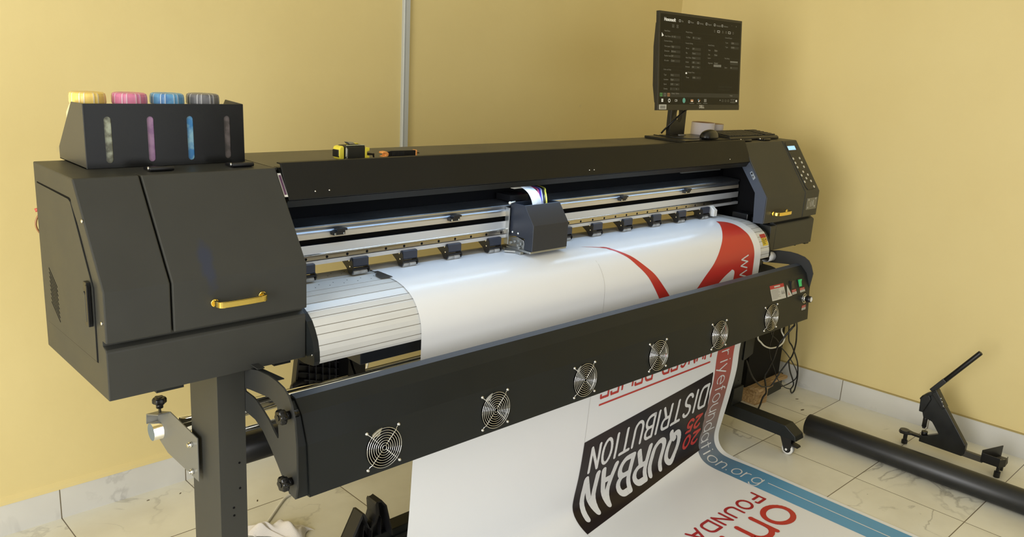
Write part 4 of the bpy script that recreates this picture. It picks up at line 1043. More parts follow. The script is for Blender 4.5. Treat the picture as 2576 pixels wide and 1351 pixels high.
patch(tab([(.76, 2.168), (1.0, 2.165), (1.25, 2.172), (1.40, 2.176), (1.60, 2.180), (3, 2.184)]), tab([(.76, 2.287), (1.25, 2.288), (1.4, 2.299), (1.6, 2.312), (3, 2.314)]), .76, SMAX-.01, 220, 3, .0004, 6)
patch(smooth([(.44, 1.500), (.45, 1.512), (.466, 1.520), (.477, 1.534), (.513, 1.565), (.547, 1.594), (.598, 1.645), (.673, 1.708), (.76, 1.77)]), smooth([(.44, 1.502), (.45, 1.522), (.466, 1.536), (.503, 1.576), (.551, 1.629), (.591, 1.679), (.674, 1.767), (.76, 1.85)]), .440, .76, 60, 3, .0004, 2)
patch(tab([(1.44, .4165), (1.53, .4560)]), tab([(1.44, .4175), (1.53, .4640)]), 1.44, 1.53, 12, 2, .0004, 2, True)
patch(smooth([(.631, 2.136), (.636, 2.126), (.650, 2.094), (.672, 2.058), (.72, 1.99)]), smooth([(.631, 2.140), (.635, 2.150), (.645, 2.157), (.675, 2.155), (.72, 2.150)]), .631, .72, 30, 3, .0008, 4)
# hairline crop mark
for (s0_, s1_) in ((.50, 2.6),): patch(lambda v: 1.4185, lambda v: 1.4197, s0_, s1_, 120, 1, .0004, 5)
# dark block, torn right edge
top_ = lambda x: 1.116 - (x-1.418)*.0965 ; bot_ = lambda x: 1.466 - (x-1.42)*.088
def block():
    nv, nu = 46, 34; g_ = []
    for k in range(nv+1):
        row = []
        for j in range(nu+1):
            v = j/nu; xr_ = 2.152 + .036*v + .0030*math.sin(v*19) + .002*math.sin(v*43+1)
            x = 1.4198 + (xr_-1.4198)*k/nv; s = top_(x) + (bot_(x)-top_(x))*v; row.append(sp(x, s, .0005))
        g_.append(row)
    for k in range(nv):
        for j in range(nu): b.face((g_[k][j], g_[k][j+1], g_[k+1][j+1], g_[k+1][j]), 1, True)
block()
# --- stroke lettering
def arcp(cx, cy, rx, ry, a0, a1, n=10): return [(cx+rx*math.cos(math.radians(a0+(a1-a0)*k/n)), cy+ry*math.sin(math.radians(a0+(a1-a0)*k/n))) for k in range(n+1)]
GL = {
 'D': [[(0, 0), (0, 1), (.45, 1)] + arcp(.5, .70, .35, .30, 90, 0, 6) + arcp(.5, .30, .35, .30, 0, -90, 6) + [(0, 0)]],
 'I': [[(.12, 0), (.12, 1)]],
 'S': [arcp(.42, .76, .36, .24, 20, 180, 8) + arcp(.42, .76, .36, .24, 180, 262, 4) + arcp(.40, .25, .38, .25, 82, 0, 5) + arcp(.40, .25, .38, .25, 0, -160, 8)],
 'T': [[(0, 1), (.9, 1)], [(.45, 1), (.45, 0)]],
 'R': [[(0, 0), (0, 1), (.45, 1)] + arcp(.45, .76, .33, .24, 90, -90, 8) + [(0, .52)], [(.40, .52), (.82, 0)]],
 'B': [[(0, 0), (0, 1), (.42, 1)] + arcp(.42, .76, .32, .24, 90, -90, 8) + [(0, .52)], [(.42, .52)] + arcp(.42, .26, .38, .26, 90, -90, 8) + [(0, 0)]],
 'U': [[(0, 1), (0, .32)] + arcp(.40, .30, .40, .30, 180, 360, 12) + [(.80, 1)]],
 'O': [arcp(.42, .5, .42, .5, 90, 450, 26)],
 'N': [[(0, 0), (0, 1), (.75, 0), (.75, 1)]],
 'Q': [arcp(.44, .5, .42, .5, 90, 450, 26), [(.50, .20), (.62, .06), (.74, .12), (.90, -.10)]],
 'A': [[(0, 0), (.42, 1), (.84, 0)], [(.16, .34), (.68, .34)]],
 'H': [[(0, 0), (0, 1)], [(.8, 0), (.8, 1)], [(0, .5), (.8, .5)], [(-.1, 1), (.1, 1)], [(.7, 1), (.9, 1)]],
 'G': [arcp(.45, .5, .43, .5, 50, 330, 18) + [(.86, .42), (.55, .42)]],
 'E': [[(.75, .86), (.72, 1), (0, 1), (0, 0), (.75, 0)], [(0, .52), (.6, .52)]],
 'L': [[(0, 1), (0, 0), (.7, 0)]],
 'F': [[(0, 0), (0, 1), (.72, 1), (.75, .84)], [(0, .52), (.6, .52)]],
 '2': [arcp(.40, .72, .36, .28, 160, -30, 9) + [(0, 0), (.8, 0)]],
 '0': [arcp(.42, .5, .38, .5, 90, 450, 22)],
 '5': [[(.74, 1), (.14, 1), (.08, .56)] + arcp(.38, .32, .38, .32, 120, -150, 12)],
 # lower case, x-height = 1
 'w': [[(0, 1), (.35, 0), (.7, 1), (1.05, 0), (1.4, 1)]],
 '.': [[(.12, .02), (.12, .06)]],
 'o': [arcp(.5, .5, .5, .5, 90, 450, 26)],
 'm': [[(0, 0), (0, 1)], arcp(.38, .62, .38, .38, 180, 0, 8) + [(.76, 0)], [(.76, .62)] + arcp(1.14, .62, .38, .38, 180, 0, 8) + [(1.52, 0)]],
 'e': [[(0, .5), (1.0, .5)] + arcp(.5, .5, .5, .5, 0, 315, 20)],
 'r': [[(0, 0), (0, 1)], arcp(.45, .55, .45, .43, 180, 75, 7)],
 'i': [[(.1, 0), (.1, 1)], [(.1, 1.36), (.1, 1.40)]],
 'y': [[(0, 1), (.45, 0)], [(.9, 1), (.30, -.45)]],
 'f': [[(.22, 0), (.22, 1.15)] + arcp(.50, 1.15, .28, .32, 180, 90, 6), [(0, 1), (.5, 1)]],
 'u': [[(0, 1), (0, .42)] + arcp(.42, .42, .42, .42, 180, 360, 12) + [(.84, 1)], [(.84, .42), (.84, 0)]],
 'n': [[(0, 0), (0, 1)], [(0, .58)] + arcp(.42, .58, .42, .42, 180, 0, 12) + [(.84, 0)]],
 'd': [arcp(.5, .5, .5, .5, 90, 450, 26), [(1.0, 0), (1.0, 1.55)]],
 'a': [arcp(.5, .5, .5, .5, 90, 450, 26), [(1.0, 0), (1.0, 1.0)]],
 't': [[(.25, 0), (.25, 1.4)], [(0, 1), (.55, 1)]],
 'g': [arcp(.5, .5, .5, .5, 90, 450, 26), [(1.0, 1), (1.0, .02)] + arcp(.5, 0, .5, .5, 0, -150, 10)],
}
WID = {'D': .86, 'I': .24, 'S': .82, 'T': .9, 'R': .84, 'B': .82, 'U': .8, 'O': .84, 'N': .75, 'Q': .88, 'A': .84, 'H': .8, 'G': .88, 'E': .75, 'L': .7, 'F': .72, '2': .8, '0': .84, '5': .78,
       'w': 1.4, '.': .24, 'o': 1, 'm': 1.52, 'e': 1, 'r': .75, 'i': .2, 'y': .9, 'f': .5, 'u': .84, 'n': .84, 'd': 1, 'a': 1, 't': .55, 'g': 1, ' ': .55}
JIT = [0]
def stroke(P, wd, mapf, mi, o, round_=True):
    """a ribbon of width wd (metres) along P (already in metres, a/b plane)"""
    Q = [Vector(P[0])]
    for p in P[1:]:
        p = Vector(p); d = (p-Q[-1]).length
        if d < 1e-6: continue
        k = max(1, int(d/.014)); a = Q[-1].copy()
        for j in range(1, k+1): Q.append(a + (p-a)*j/k)
    closed = (Q[0]-Q[-1]).length < 1e-4 and len(Q) > 3
    n = len(Q)
    for k in range(n-1):
        t = (Q[k+1]-Q[k]).normalized(); nn = Vector((-t.y, t.x))*wd/2
        JIT[0] = (JIT[0]+1) % 5; oj = o + JIT[0]*8e-5
        ids = [sp(*mapf(*p), oj) for p in (Q[k]+nn, Q[k+1]+nn, Q[k+1]-nn, Q[k]-nn)]
        b.face(ids, mi, True)
    # joints
    for k in range(n):
        sharp = k in (0, n-1)
        if 0 < k < n-1:
            t1 = (Q[k]-Q[k-1]).normalized(); t2 = (Q[k+1]-Q[k]).normalized(); sharp = t1.dot(t2) < .995
        if closed and k in (0, n-1): sharp = True
        if (k in (0, n-1)) and not closed and not round_: sharp = False
        if sharp:
            JIT[0] = (JIT[0]+1) % 5; o2 = o + 4e-4 + JIT[0]*8e-5
            ids = [sp(*mapf(Q[k].x + wd/2*math.cos(2*math.pi*j/12), Q[k].y + wd/2*math.sin(2*math.pi*j/12)), o2) for j in range(12)]
            b.face(ids, mi, True)
def text(st, a0, a1, hfun, bfun, wd, mapf, mi, o=.0009, gap=.28, round_=True, ws=None):
    """fits the string between a0 and a1; hfun(a): glyph height, bfun(a): baseline"""
    tot = sum(WID[c] for c in st) + gap*(len(st)-1); k = (a1-a0)/tot; a = a0
    for c in st:
        if c != ' ':
            for P in GL[c]:
                Q = [(a + x*k, bfun(a + x*k) + y*hfun(a + x*k)) for x, y in P]
                stroke(Q, wd, mapf, mi, o, round_)
        a += (WID[c] + gap)*k
inv_map = lambda x0: (lambda a, q: (x0 - a, q))         # reads right to left seen from the front, tops towards +s
# HUNGER RELIEF with the rule
text('HUNGER RELIEF', 0, .645, lambda a: .082, lambda a: .890, .0085, inv_map(2.118), 2, gap=.30, round_=False)
patch(lambda v: .9930, lambda v: .9995, 1.468, 2.122, 40, 1, .0008, 2, True)
text('DISTRIBUTION', 0, .672, lambda a: .092, lambda a: 1.092 + a*.087, .0125, inv_map(2.140), 4, gap=.36)
text('QURBAN', 0, .552, lambda a: .128 + a*.045, lambda a: 1.252 + a*.030, .0235, inv_map(2.018), 4, gap=.38)
text('20', 0, .100, lambda a: .055, lambda a: 1.298 + a*.04, .0125, inv_map(2.160), 2, gap=.3)
text('25', 0, .088, lambda a: .052, lambda a: 1.222 + a*.06, .0125, inv_map(2.142), 2, gap=.3)
url_map = lambda a, q: (2.196 + q + (0 if a < 1.3 else min(1, (a-1.3)/.2)*.008), a)
text('www.om', .590, .875, lambda a: .045, lambda a: 0, .0052, url_map, 4, gap=.30)
text('e', .905, .945, lambda a: .048, lambda a: 0, .0052, url_map, 4)
text('riyefoundation.org', .972, 1.672, lambda a: .050, lambda a: 0, .0052, url_map, 4, gap=.36)
patch(lambda v: 2.2440, lambda v: 2.2490, 1.692, SMAX-.02, 60, 1, .0008, 4)
text('FOUNDATION', 0, .70, lambda a: .054, lambda a: 1.687 - a*.03, .0105, inv_map(2.128), 3, gap=.36)
text('omeriye', 0, 1.02, lambda a: .098, lambda a: 1.778 - a*.03, .021, inv_map(2.128), 2, gap=.32)
fo = b.build('printed_film', [FW, FB, FRD, FRD2, FTW, FLN, BAND])
tag(fo, 'wide white printed film feeding over the platen and down onto the floor', 'printed film')
# ---------------------------------------------------------------- things on the printer
MN = empty('monitor', (2.235, .33, ZT+.001), 'slim black desktop monitor showing dark print software on the printer top', 'monitor')
tilt = math.atan2(.035, .345)
MX0, MW, MH = 2.000, .547, .347
B0 = Vector((MX0, .265, .5225))
MF = Matrix.Translation(B0) @ Matrix.Rotation(-tilt, 4, 'X')       # local x right, z up the panel, y backwards
SCRG = mat('monitor_bezel', (0.014, 0.013, 0.010), 0.35)
b = MB(); b.xf = MF
b.box(0, MW, 0, .013, 0, MH); b.prism([(.013, .006), (.013, MH-.006), (.030, MH-.04), (.038, MH-.12), (.038, .09), (.030, .03)], .02, MW-.02)
b.box(0, MW, -.0008, 0, 0, .0195)
mp_ = b.build('monitor_case', SCRG, MN, bevel=.0012)
# the screen
SX0, SX1, SZ0, SZ1 = .009, MW-.009, .0205, MH-.009
SB = mat('screen_dark', (0.006, 0.0055, 0.004), 0.3, spec=0.12, emit=(0.022, 0.018, 0.008), estr=.5)
S1 = mat('screen_text_grey', (0.05, 0.05, 0.05), 0.3, emit=(0.13, 0.12, 0.085), estr=1)
S2 = mat('screen_text_white', (0.3, 0.3, 0.3), 0.3, emit=(0.55, 0.52, 0.42), estr=1)
S3 = mat('screen_field', (0.01, 0.01, 0.01), 0.3, spec=0.1, emit=(0.030, 0.026, 0.014), estr=1)
S4 = mat('screen_button', (0.05, 0.05, 0.05), 0.3, emit=(0.10, 0.095, 0.07), estr=1)
S5 = mat('screen_blue', (0.05, 0.1, 0.2), 0.3, emit=(0.05, 0.16, 0.22), estr=1)
S6 = mat('screen_green', (0.05, 0.2, 0.05), 0.3, emit=(0.04, 0.20, 0.04), estr=1)
S7 = mat('screen_orange', (0.2, 0.1, 0.05), 0.3, emit=(0.30, 0.12, 0.03), estr=1)
b = MB(); b.xf = MF
SWd, SHt = SX1-SX0, SZ1-SZ0
def sq(u0, v0, u1, v1, mi, o=-.0007):    # u to the right, v down, 0..1
    b.quad((SX0+u0*SWd, o, SZ1-v0*SHt), (SX0+u1*SWd, o, SZ1-v0*SHt), (SX0+u1*SWd, o, SZ1-v1*SHt), (SX0+u0*SWd, o, SZ1-v1*SHt), mi)
def frame(u0, v0, u1, v1, mi, w=.0016, o=-.0010):
    h = w*SWd/SHt
    sq(u0, v0, u1, v0+h, mi, o); sq(u0, v1-h, u1, v1, mi, o); sq(u0, v0, u0+w, v1, mi, o); sq(u1-w, v0, u1, v1, mi, o)
def words(u, v, txt, size, mi, bold=0, o=-.0012):
    cu = bpy.data.curves.new('t', 'FONT'); cu.body = txt; cu.size = size; cu.offset = bold
    ob = bpy.data.objects.new('t', cu); COL.objects.link(ob); dg = bpy.context.evaluated_depsgraph_get()
    me = bpy.data.meshes.new_from_object(ob.evaluated_get(dg))
    ids = [b.pt((SX0+u*SWd + p.co.x, o, SZ1-v*SHt + p.co.y)) for p in me.vertices]
    for p in me.polygons: b.face([ids[k] for k in p.vertices], mi)
    bpy.data.objects.remove(ob); bpy.data.meshes.remove(me); bpy.data.curves.remove(cu)
sq(0, 0, 1, 1, 0, -.0004)
sq(.0, .865, 1, .915, 3, -.0006)
words(.035, .075, 'Hosonsoft', .0165, 2, .0005)
for u, t in ((.235, 'File'), (.345, 'Move'), (.455, 'Setting'), (.56, 'Report'), (.665, 'Language'), (.765, 'Advance')):
    frame(u-.028, .046, u-.010, .070, 2); words(u, .070, t, .0088, 1)
for u in (.14, .19): frame(u-.011, .108, u+.011, .140, 1); sq(u-.003, .118, u+.003, .130, 1, -.001)
for u, w_ in ((.648, .006), (.70, .016), (.755, .006), (.80, .006), (.845, .016), (.895, .006)): frame(u-w_, .118, u+w_, .142, 2 if w_ > .01 else 1)
words(.93, .055, 'x', .011, 1); words(.87, .05, '-', .011, 1)
def group(u0, v0, u1, v1, title, rows):
    frame(u0, v0, u1, v1, 3, .0012); words(u0+.015, v0+.006, title, .0072, 1)
    for k, (a, c, d) in enumerate(rows):
        v = v0 + .055 + k*.052
        words(u0+.02, v+.010, a, .0078, 1); sq(u0+.095, v-.012, u0+.205 if u1-u0 > .2 else u1-.01, v+.018, 3, -.0009); words(u0+.10, v+.010, c, .0085, 2 if False else 1)
        if d: words(u0+.165, v+.010, d, .0075, 1)
group(.025, .185, .255, .270, 'Head Select', [('Head Select', 'H1 H2', '')])
group(.025, .295, .255, .575, 'Common Setting', [('Print speed', 'High', ''), ('Direction', 'Bidirect', ''), ('Feather level', 'Off', ''), ('Ink color', 'Color', '')])
group(.025, .610, .255, .850, 'Color and Strip', [('Type', 'Strip', ''), ('Location', 'Right', ''), ('Space', '5.00', 'mm'), ('Density', '2', '%')])
group(.275, .175, .680, .270, 'Margin Setting', [('Y Offset', '50', 'mm')])
group(.275, .300, .520, .590, 'Function Setting', [('Mirror', 'Off', ''), ('Flip', 'None', ''), ('Auto Clean', 'None', ''), ('Width', '1.80', 'mm'), ('Distance', '200', 'mm')])
sq(.30, .628, .318, .648, 2); group(.285, .630, .50, .715, '       Multiple Times', [('Times', '1000', '1')])
group(.555, .300, .70, .415, 'Special Setting', [('Step', 'None', ''), ('Size', 'None', '')])
group(.555, .450, .72, .580, 'Layout', [('Alignment', 'Center', '')]); sq(.65, .520, .75, .548, 4)
group(.775, .195, .985, .300, 'Current Position', [('X pos', '0.000', ''), ('Y pos', '0.0000', '')])
group(.775, .440, .985, .575, 'Test Setting', [('', '', ''), ('Space', '50', '')]); sq(.87, .468, .975, .500, 4)
words(.14, .882, 'Ready  Online', .008, 1); words(.88, .895, 'Ready', .008, 1)
words(.72, .795, 'Activate Windows', .013, 3); words(.72, .825, 'Go to Settings to activate', .008, 3)
for u, mi in ((.020, 6), (.062, 4), (.105, 7)): frame(u-.014, .872, u+.014, .908, mi, .003); sq(u-.003, .880, u+.003, .900, mi, -.0011)
for k, (dx, dv_) in enumerate(((0, 0), (.011, 0), (0, .019), (.011, .019))): sq(.025+dx, .935+dv_, .034+dx, .952+dv_, 2)
for j in range(16):
    t = 2*math.pi*j/16; t2 = 2*math.pi*(j+1)/16; f = lambda t, r: (SX0+(.115+r*math.cos(t))*SWd, -.0008, SZ1-.955*SHt + r*math.sin(t)*SWd)
    b.quad(f(t, .013), f(t2, .013), f(t2, .0085), f(t, .0085), 2)
frame(.182, .942, .200, .966, 2); sq(.205, .942, .208, .966, 2)
for j in range(14):
    t = 2*math.pi*j/14; t2 = 2*math.pi*(j+1)/14; f = lambda t, r: (SX0+(.290+r*math.cos(t))*SWd, -.0008, SZ1-.953*SHt + r*math.sin(t)*SWd)
    b.poly([f(t, .018), f(t2, .018), f(t2, .001), f(t, .001)], 5 if j % 2 else 6)
sq(.372, .938, .405, .968, 7); sq(.372, .938, .405, .946, 4); sq(.380, .956, .397, .968, 2, -.0010)
for (u, v, mi) in ((.462, .936, 5), (.478, .945, 7), (.468, .955, 2)): sq(u, v, u+.013, v+.014, mi)
sq(.540, .933, .572, .970, 4); frame(.545, .938, .567, .965, 1)
for u in (.365, .455, .535): sq(u-.006, .983, u+.05, .988, 4)
words(.745, .962, '^', .011, 2)
for u in (.785, .825, .862): frame(u-.010, .940, u+.010, .963, 1)
words(.892, .948, '4:15 AM', .0090, 1); words(.889, .978, '4/18/2023', .0088, 1)
sq(.965, .940, .985, .965, 2)
b.poly([(SX0+.012*SWd, -.0014, SZ1-.205*SHt), (SX0+.033*SWd, -.0014, SZ1-.238*SHt), (SX0+.012*SWd, -.0014, SZ1-.250*SHt)], 2)
b.build('screen', [SB, S1, S2, S3, S4, S5, S6, S7], MN)
b = MB(); b.xf = MF; ws_ = SZ1
_o = (SX0, SWd, SZ1, SHt)
words(.478, 1.040, 'DELL', .0155, 0, .0005, -.0014); b.build('brand_lettering', mat('brand_silver', (0.62, 0.60, 0.52), 0.35), MN)
b = MB(); b.xf = MF; b.box(.008, .052, -.0016, -.0009, .003, .0205, 0)
for k in range(14): b.box(.0145+.0022*k, .0157+.0022*k, -.0020, -.0016, .006, .0165, 1)
b.build('barcode_sticker', [mat('sticker_white', (0.55, 0.54, 0.47), 0.5), mat('sticker_grey', (0.25, 0.24, 0.2), 0.5)], MN)
# neck and foot
b = MB()
NX0, NX1, NY = 2.200, 2.300, .345
b.prism([(NX0, .4180), (NX1, .4180), (NX1, .80), (NX0, .80)], NY, NY+.003, 'y') if False else None
hx, hz, hr = 2.255, .500, .024; n = 28; I = []; O = []
bz0, bz1 = .418, .56
for yy in (NY, NY+.018):
    ii = []; oo = []
    for j in range(n):
        t = 2*math.pi*(j+.5)/n; cx, cz = math.cos(t), math.sin(t); ii.append(b.pt((hx+hr*.8*cx, yy, hz+hr*1.25*cz)))
        sx_ = (NX1-hx)/cx if cx > 0 else (NX0-hx)/cx; sz_ = (bz1-hz)/cz if cz > 0 else (bz0-hz)/cz; s_ = min(abs(sx_), abs(sz_)); oo.append(b.pt((hx+s_*cx, yy, hz+s_*cz)))
    for j in range(n): b.face((ii[j], ii[(j+1) % n], oo[(j+1) % n], oo[j]))
    for (cx_, cz_) in ((NX0, bz0), (NX1, bz0), (NX1, bz1), (NX0, bz1)):
        near = sorted(range(n), key=lambda j: math.dist((b.v[oo[j]].x, b.v[oo[j]].z), (cx_, cz_)))[:2]
        b.face((oo[near[0]], oo[near[1]], b.pt((cx_, yy, cz_))))
    I.append(ii); O.append(oo)
for P in (I, O):
    for j in range(n): b.face((P[0][j], P[0][(j+1) % n], P[1][(j+1) % n], P[1][j]))
b.box(NX0, NX1, NY, NY+.018, .56, .80); b.box(2.20, 2.27, .315, NY, .62, .70)
b.build('stand_neck', mat('stand_black', (0.012, 0.012, 0.011), 0.35), MN, bevel=.001)
b = MB(); b.prism([(2.085, .19), (2.385, .19), (2.385, .375), (2.085, .375)], ZT+.0005, ZT+.0090, 'z'); b.box(2.170, 2.300, .335, .370, ZT+.009, .420)
b.box(2.245, 2.275, .325, .335, ZT+.009, .424, 1)
b.build('stand_base', [mat('stand_black', (0, 0, 0)), LG], MN, bevel=.0025)

# keyboard
KB = empty('keyboard', (2.52, .24, ZT+.001), 'low black keyboard lying behind the mouse on the printer top', 'keyboard')
KM = Matrix.Translation((2.389, .190, ZT+.0012)) @ Matrix.Rotation(math.radians(-1), 4, 'Z')
b = MB(); b.xf = KM
b.prism([(0, 0), (0, .0085), (.008, .0140), (.122, .0230), (.130, .020), (.130, 0)], 0, .362); b.build('keyboard_case', mat('keyboard_black', (0.016, 0.015, 0.013), 0.4), KB, bevel=.002)
b = MB(); b.xf = KM
for r in range(6):
    y0 = .013 + r*.0178; z0 = .0140 + (y0-.008)*.079; x = .010; wr = random.Random(r)
    while x < .345:
        w_ = .0165; w_ = .09 if (r == 0 and .09 < x < .11) else w_
        if not (.255 < x < .262): b.box(x, min(x+w_, .354), y0, y0+.0155, z0, z0+.0052)
        x += w_+.0028
b.build('keyboard_keys', mat('key_black', (0.022, 0.021, 0.018), 0.45), KB, bevel=.0008)['kind'] = 'stuff'
# mouse and its cord
MO = empty('computer_mouse', (2.245, .225, ZT+.001), 'black computer mouse beside the monitor foot', 'mouse')
b = MB(); R = []; n = 24; b.xf = Matrix.Translation((2.262, .205, ZT+.0095)) @ Matrix.Rotation(math.radians(8), 4, 'Z')
for (h, sx_, sy_, ox_) in ((0, .92, .92, 0), (.004, 1, 1, 0), (.014, .98, .96, -.001), (.024, .86, .84, .000), (.031, .64, .62, .002), (.0355, .32, .32, .004), (.0365, .01, .01, .005)):
    R.append([b.pt((ox_ + .052*sx_*math.copysign(abs(math.cos(t))**.8, math.cos(t)), .029*sy_*math.copysign(abs(math.sin(t))**.85, math.sin(t)), h)) for t in [2*math.pi*j/n for j in range(n)]])
for k in range(len(R)-1):
    for j in range(n): b.face((R[k][j], R[k][(j+1) % n], R[k+1][(j+1) % n], R[k+1][j]), 0, True)
b.face(R[0][::-1]); b.build('mouse_shell', mat('mouse_black', (0.010, 0.010, 0.009), 0.3), MO, subd=1)
b = MB(); b.tube(bez([(2.213, .205, .424), (2.18, .215, .421), (2.15, .26, .4205), (2.13, .33, .4205), (2.14, .373, .4205)], 8), .0016, 8); b.build('mouse_cord', BLACK, MO)
b = MB(); b.tube(bez([(2.30, .30, .56), (2.27, .318, .525), (2.235, .328, .500), (2.20, .338, .470), (2.19, .362, .44), (2.19, .375, .425)], 8), .0035, 8)
tag(b.build('video_cable', BLACK), 'thick black video cable hanging behind the monitor neck', 'cable')

# rolls behind the monitor
b = MB(); cx, cy = 2.436, .352
b.lathe([(.020, 0), (.0465, 0), (.047, .0015), (.047, .0545), (.0455, .056), (.021, .056), (.020, .0545), (.020, 0)], (cx, cy, ZT+.0005), (0, 0, 1), 40, mats=[0, 0, 0, 0, 1, 1, 1])
tag(b.build('paper_roll', [mat('roll_paper', (0.62, 0.56, 0.55), 0.7), mat('roll_edge_brown', (0.30, 0.17, 0.09), 0.7)]), 'larger pale paper roll standing on end behind the monitor', 'roll')
b = MB(); b.lathe([(.014, 0), (.0335, 0), (.034, .0015), (.034, .0485), (.033, .050), (.015, .050), (.014, 0)], (2.522, .350, ZT+.0005), (0, 0, 1), 36, mats=[0, 0, 0, 1, 1, 1])
tag(b.build('paper_roll', [mat('roll_paper_grey', (0.55, 0.49, 0.46), 0.7), mat('roll_edge_tan', (0.40, 0.27, 0.14), 0.7)]), 'smaller pale paper roll with tan rim behind the larger one', 'roll')

# tape measure
TMo = empty('tape_measure', (.655, .20, ZT), 'yellow and black tape measure with belt clip on the printer top', 'tape measure')
YT_ = mat('tape_yellow', (0.80, 0.68, 0.06), 0.35)
TMx = Matrix.Translation((.664, .196, ZT+.0008)) @ Matrix.Rotation(math.radians(7), 4, 'Z')
b = MB(); b.xf = TMx
b.prism([(-.030, -.016), (.030, -.017), (.031, .019), (-.031, .019)], 0, .036, 'z'); b.build('tape_case', mat('tape_black', (0.012, 0.013, 0.011), 0.45), TMo, bevel=.004, seg=3)
b = MB(); b.xf = TMx
b.prism([(-.0325, .003), (-.0325, .033), (-.0375, .0365), (-.046, .034), (-.049, .026), (-.049, .012), (-.046, .005), (-.0375, .000)], -.012, .014, 'y'); b.build('tape_bumper', YT_, TMo, bevel=.003, seg=3); b = MB(); b.xf = TMx; b.prism([(.0295, .000), (.0295, .030), (.044, .0290), (.044, .021), (.036, .019), (.036, .010), (.044, .008), (.044, .000), (.036, .000)], -.017, .004, 'y')
b.box(-.006, .028, .008, .019, .0355, .0385); b.build('tape_bumper', YT_, TMo, bevel=.003, seg=3)
b = MB(); b.xf = TMx; b.prism([(-.017, .044), (.000, .0435), (.010, .0375), (-.010, .0375)], -.004, .010, 'y'); b.box(-.030, -.027, -.0185, -.0160, .006, .030, 0)
b.prism([(-.0325, .010), (-.0325, .031), (-.0300, .033), (-.0290, .008)], -.0185, -.0150, 'y'); b.build('tape_clip', STEEL, TMo, bevel=.0008)
b = MB(); b.xf = TMx; b.prism([(-.028, .0365), (-.001, .0362), (-.001, .0375), (-.028, .0378)], -.0165, -.012, 'y'); b.prism([(.001, .0362), (.028, .0355), (.028, .0368), (.001, .0375)], -.0165, -.012, 'y')
b.build('tape_stripe', mat('tape_stripe_pale', (0.45, 0.46, 0.30), 0.5), TMo)
b = MB(); b.xf = TMx; b.prism([(-.0505, .010), (-.0505, .026), (-.047, .028), (-.0455, .024), (-.0455, .012), (-.047, .008)], -.010, .012, 'y')
b.prism([(.036, .010), (.036, .017), (.060, .0130), (.066, .0130), (.0665, .002), (.064, .002), (.062, .0085), (.050, .0085)], -.010, -.006, 'y'); b.build('tape_hook', BLACK, TMo, bevel=.0008)

# pen-shaped cutter with orange ends
KN = empty('hand_cutter', (.83, .20, ZT), 'black handled cutter with orange ends lying right of the tape measure', 'cutter')
ORG = mat('cutter_orange', (0.85, 0.34, 0.08), 0.4)
KMx = Matrix.Translation((.760, .196, ZT+.0008)) @ Matrix.Rotation(math.radians(2), 4, 'Z')
b = MB(); b.xf = KMx; b.prism([(.006, 0), (.006, .0155), (.020, .0180), (.100, .0165), (.100, .0020), (.036, .0015), (.034, 0)], -.007, .007, 'y'); 
for k in range(7): b.box(.024+.0058*k, .0265+.0058*k, -.0078, -.0065, .004, .014)
b.build('cutter_handle', BLACK, KN, bevel=.0018)
b = MB(); b.xf = KMx; b.prism([(-.010, .012), (-.008, .0165), (.004, .0170), (.011, .012), (.010, .005), (.002, .0015), (-.006, .0020), (-.007, .0055), (.000, .0060), (.002, .0090), (.000, .0115)], -.0085, .0085, 'y'); b.box(.100, .1050, -.0078, .0078, .0010, .0170)
b.build('cutter_cap', ORG, KN, bevel=.0015)
b = MB(); b.xf = KMx; b.prism([(.105, .007), (.105, .0115), (.117, .0085), (.118, .0070)], -.002, .002, 'y'); b.build('cutter_tip', CHROME, KN)

# ---------------------------------------------------------------- things on the floor
b = MB(); r = .0455; p0 = Vector((2.7915, -.118, F+r)); p1 = Vector((2.836, -1.62, F+r))
d = (p1-p0).normalized(); u = Vector((0, 0, 1)); w = d.cross(u); n = 48; R = []
for (q, rr) in ((p0, r-.0035), (p0, r-.0004), (p0+d*.0012, r), (p1-d*.0012, r), (p1, r-.0035)): R.append([b.pt(q + (u*math.cos(t)+w*math.sin(t))*rr) for t in [2*math.pi*j/n for j in range(n)]])
for k in range(4):
    for j in range(n): b.face((R[k][j], R[k][(j+1) % n], R[k+1][(j+1) % n], R[k+1][j]), 0, True)
R2 = [[b.pt(q + (u*math.cos(t)+w*math.sin(t))*(r-.0035)) for t in [2*math.pi*j/n for j in range(n)]] for q in (p0, p1)]
for j in range(n): b.face((R2[0][j], R2[1][j], R2[1][(j+1) % n], R2[0][(j+1) % n]), 0, True)
tag(b.build('plastic_pipe', TUBEB), 'long thick black pipe lying on the floor tiles', 'pipe')

# hand eyelet press by the right wall
EP = empty('eyelet_press', (3.08, -.60, F), 'small black hand-lever eyelet press standing by the right wall', 'hand press')
PB = mat('press_black', (0.010, 0.011, 0.011), 0.35, noise=(20, .2)); PW = mat('press_worn', (0.07, 0.065, 0.055), 0.5, noise=(60, .5))
xa, xb = 3.050, 3.078
b = MB()   # plate body (y, z) at x about 3.065
def cvt(L): return L
body = [(-.4650, -.6050), (-.4800, -.5800), (-.5200, -.5530), (-.5480, -.5950), (-.6650, -.7450), (-.6650, -.7830), (-.6580, -.7960), (-.4870, -.7960), (-.4870, -.7690), (-.5100, -.7620), (-.5570, -.7360), (-.5330, -.7050), (-.5230, -.6930), (-.5080, -.6890), (-.4870, -.6880), (-.4780, -.6620), (-.4780, -.6300)]
b.prism(body, xa, xb)
b.prism([(-.5000, -.5700), (-.5200, -.5530), (-.5650, -.6150), (-.5530, -.6250)], xa-.006, xb+.004)
b.prism([(-.4650, -.6050), (-.4760, -.5860), (-.4960, -.5800), (-.5060, -.5980), (-.4840, -.6620), (-.4680, -.6620)], xa-.010, xb+.010)
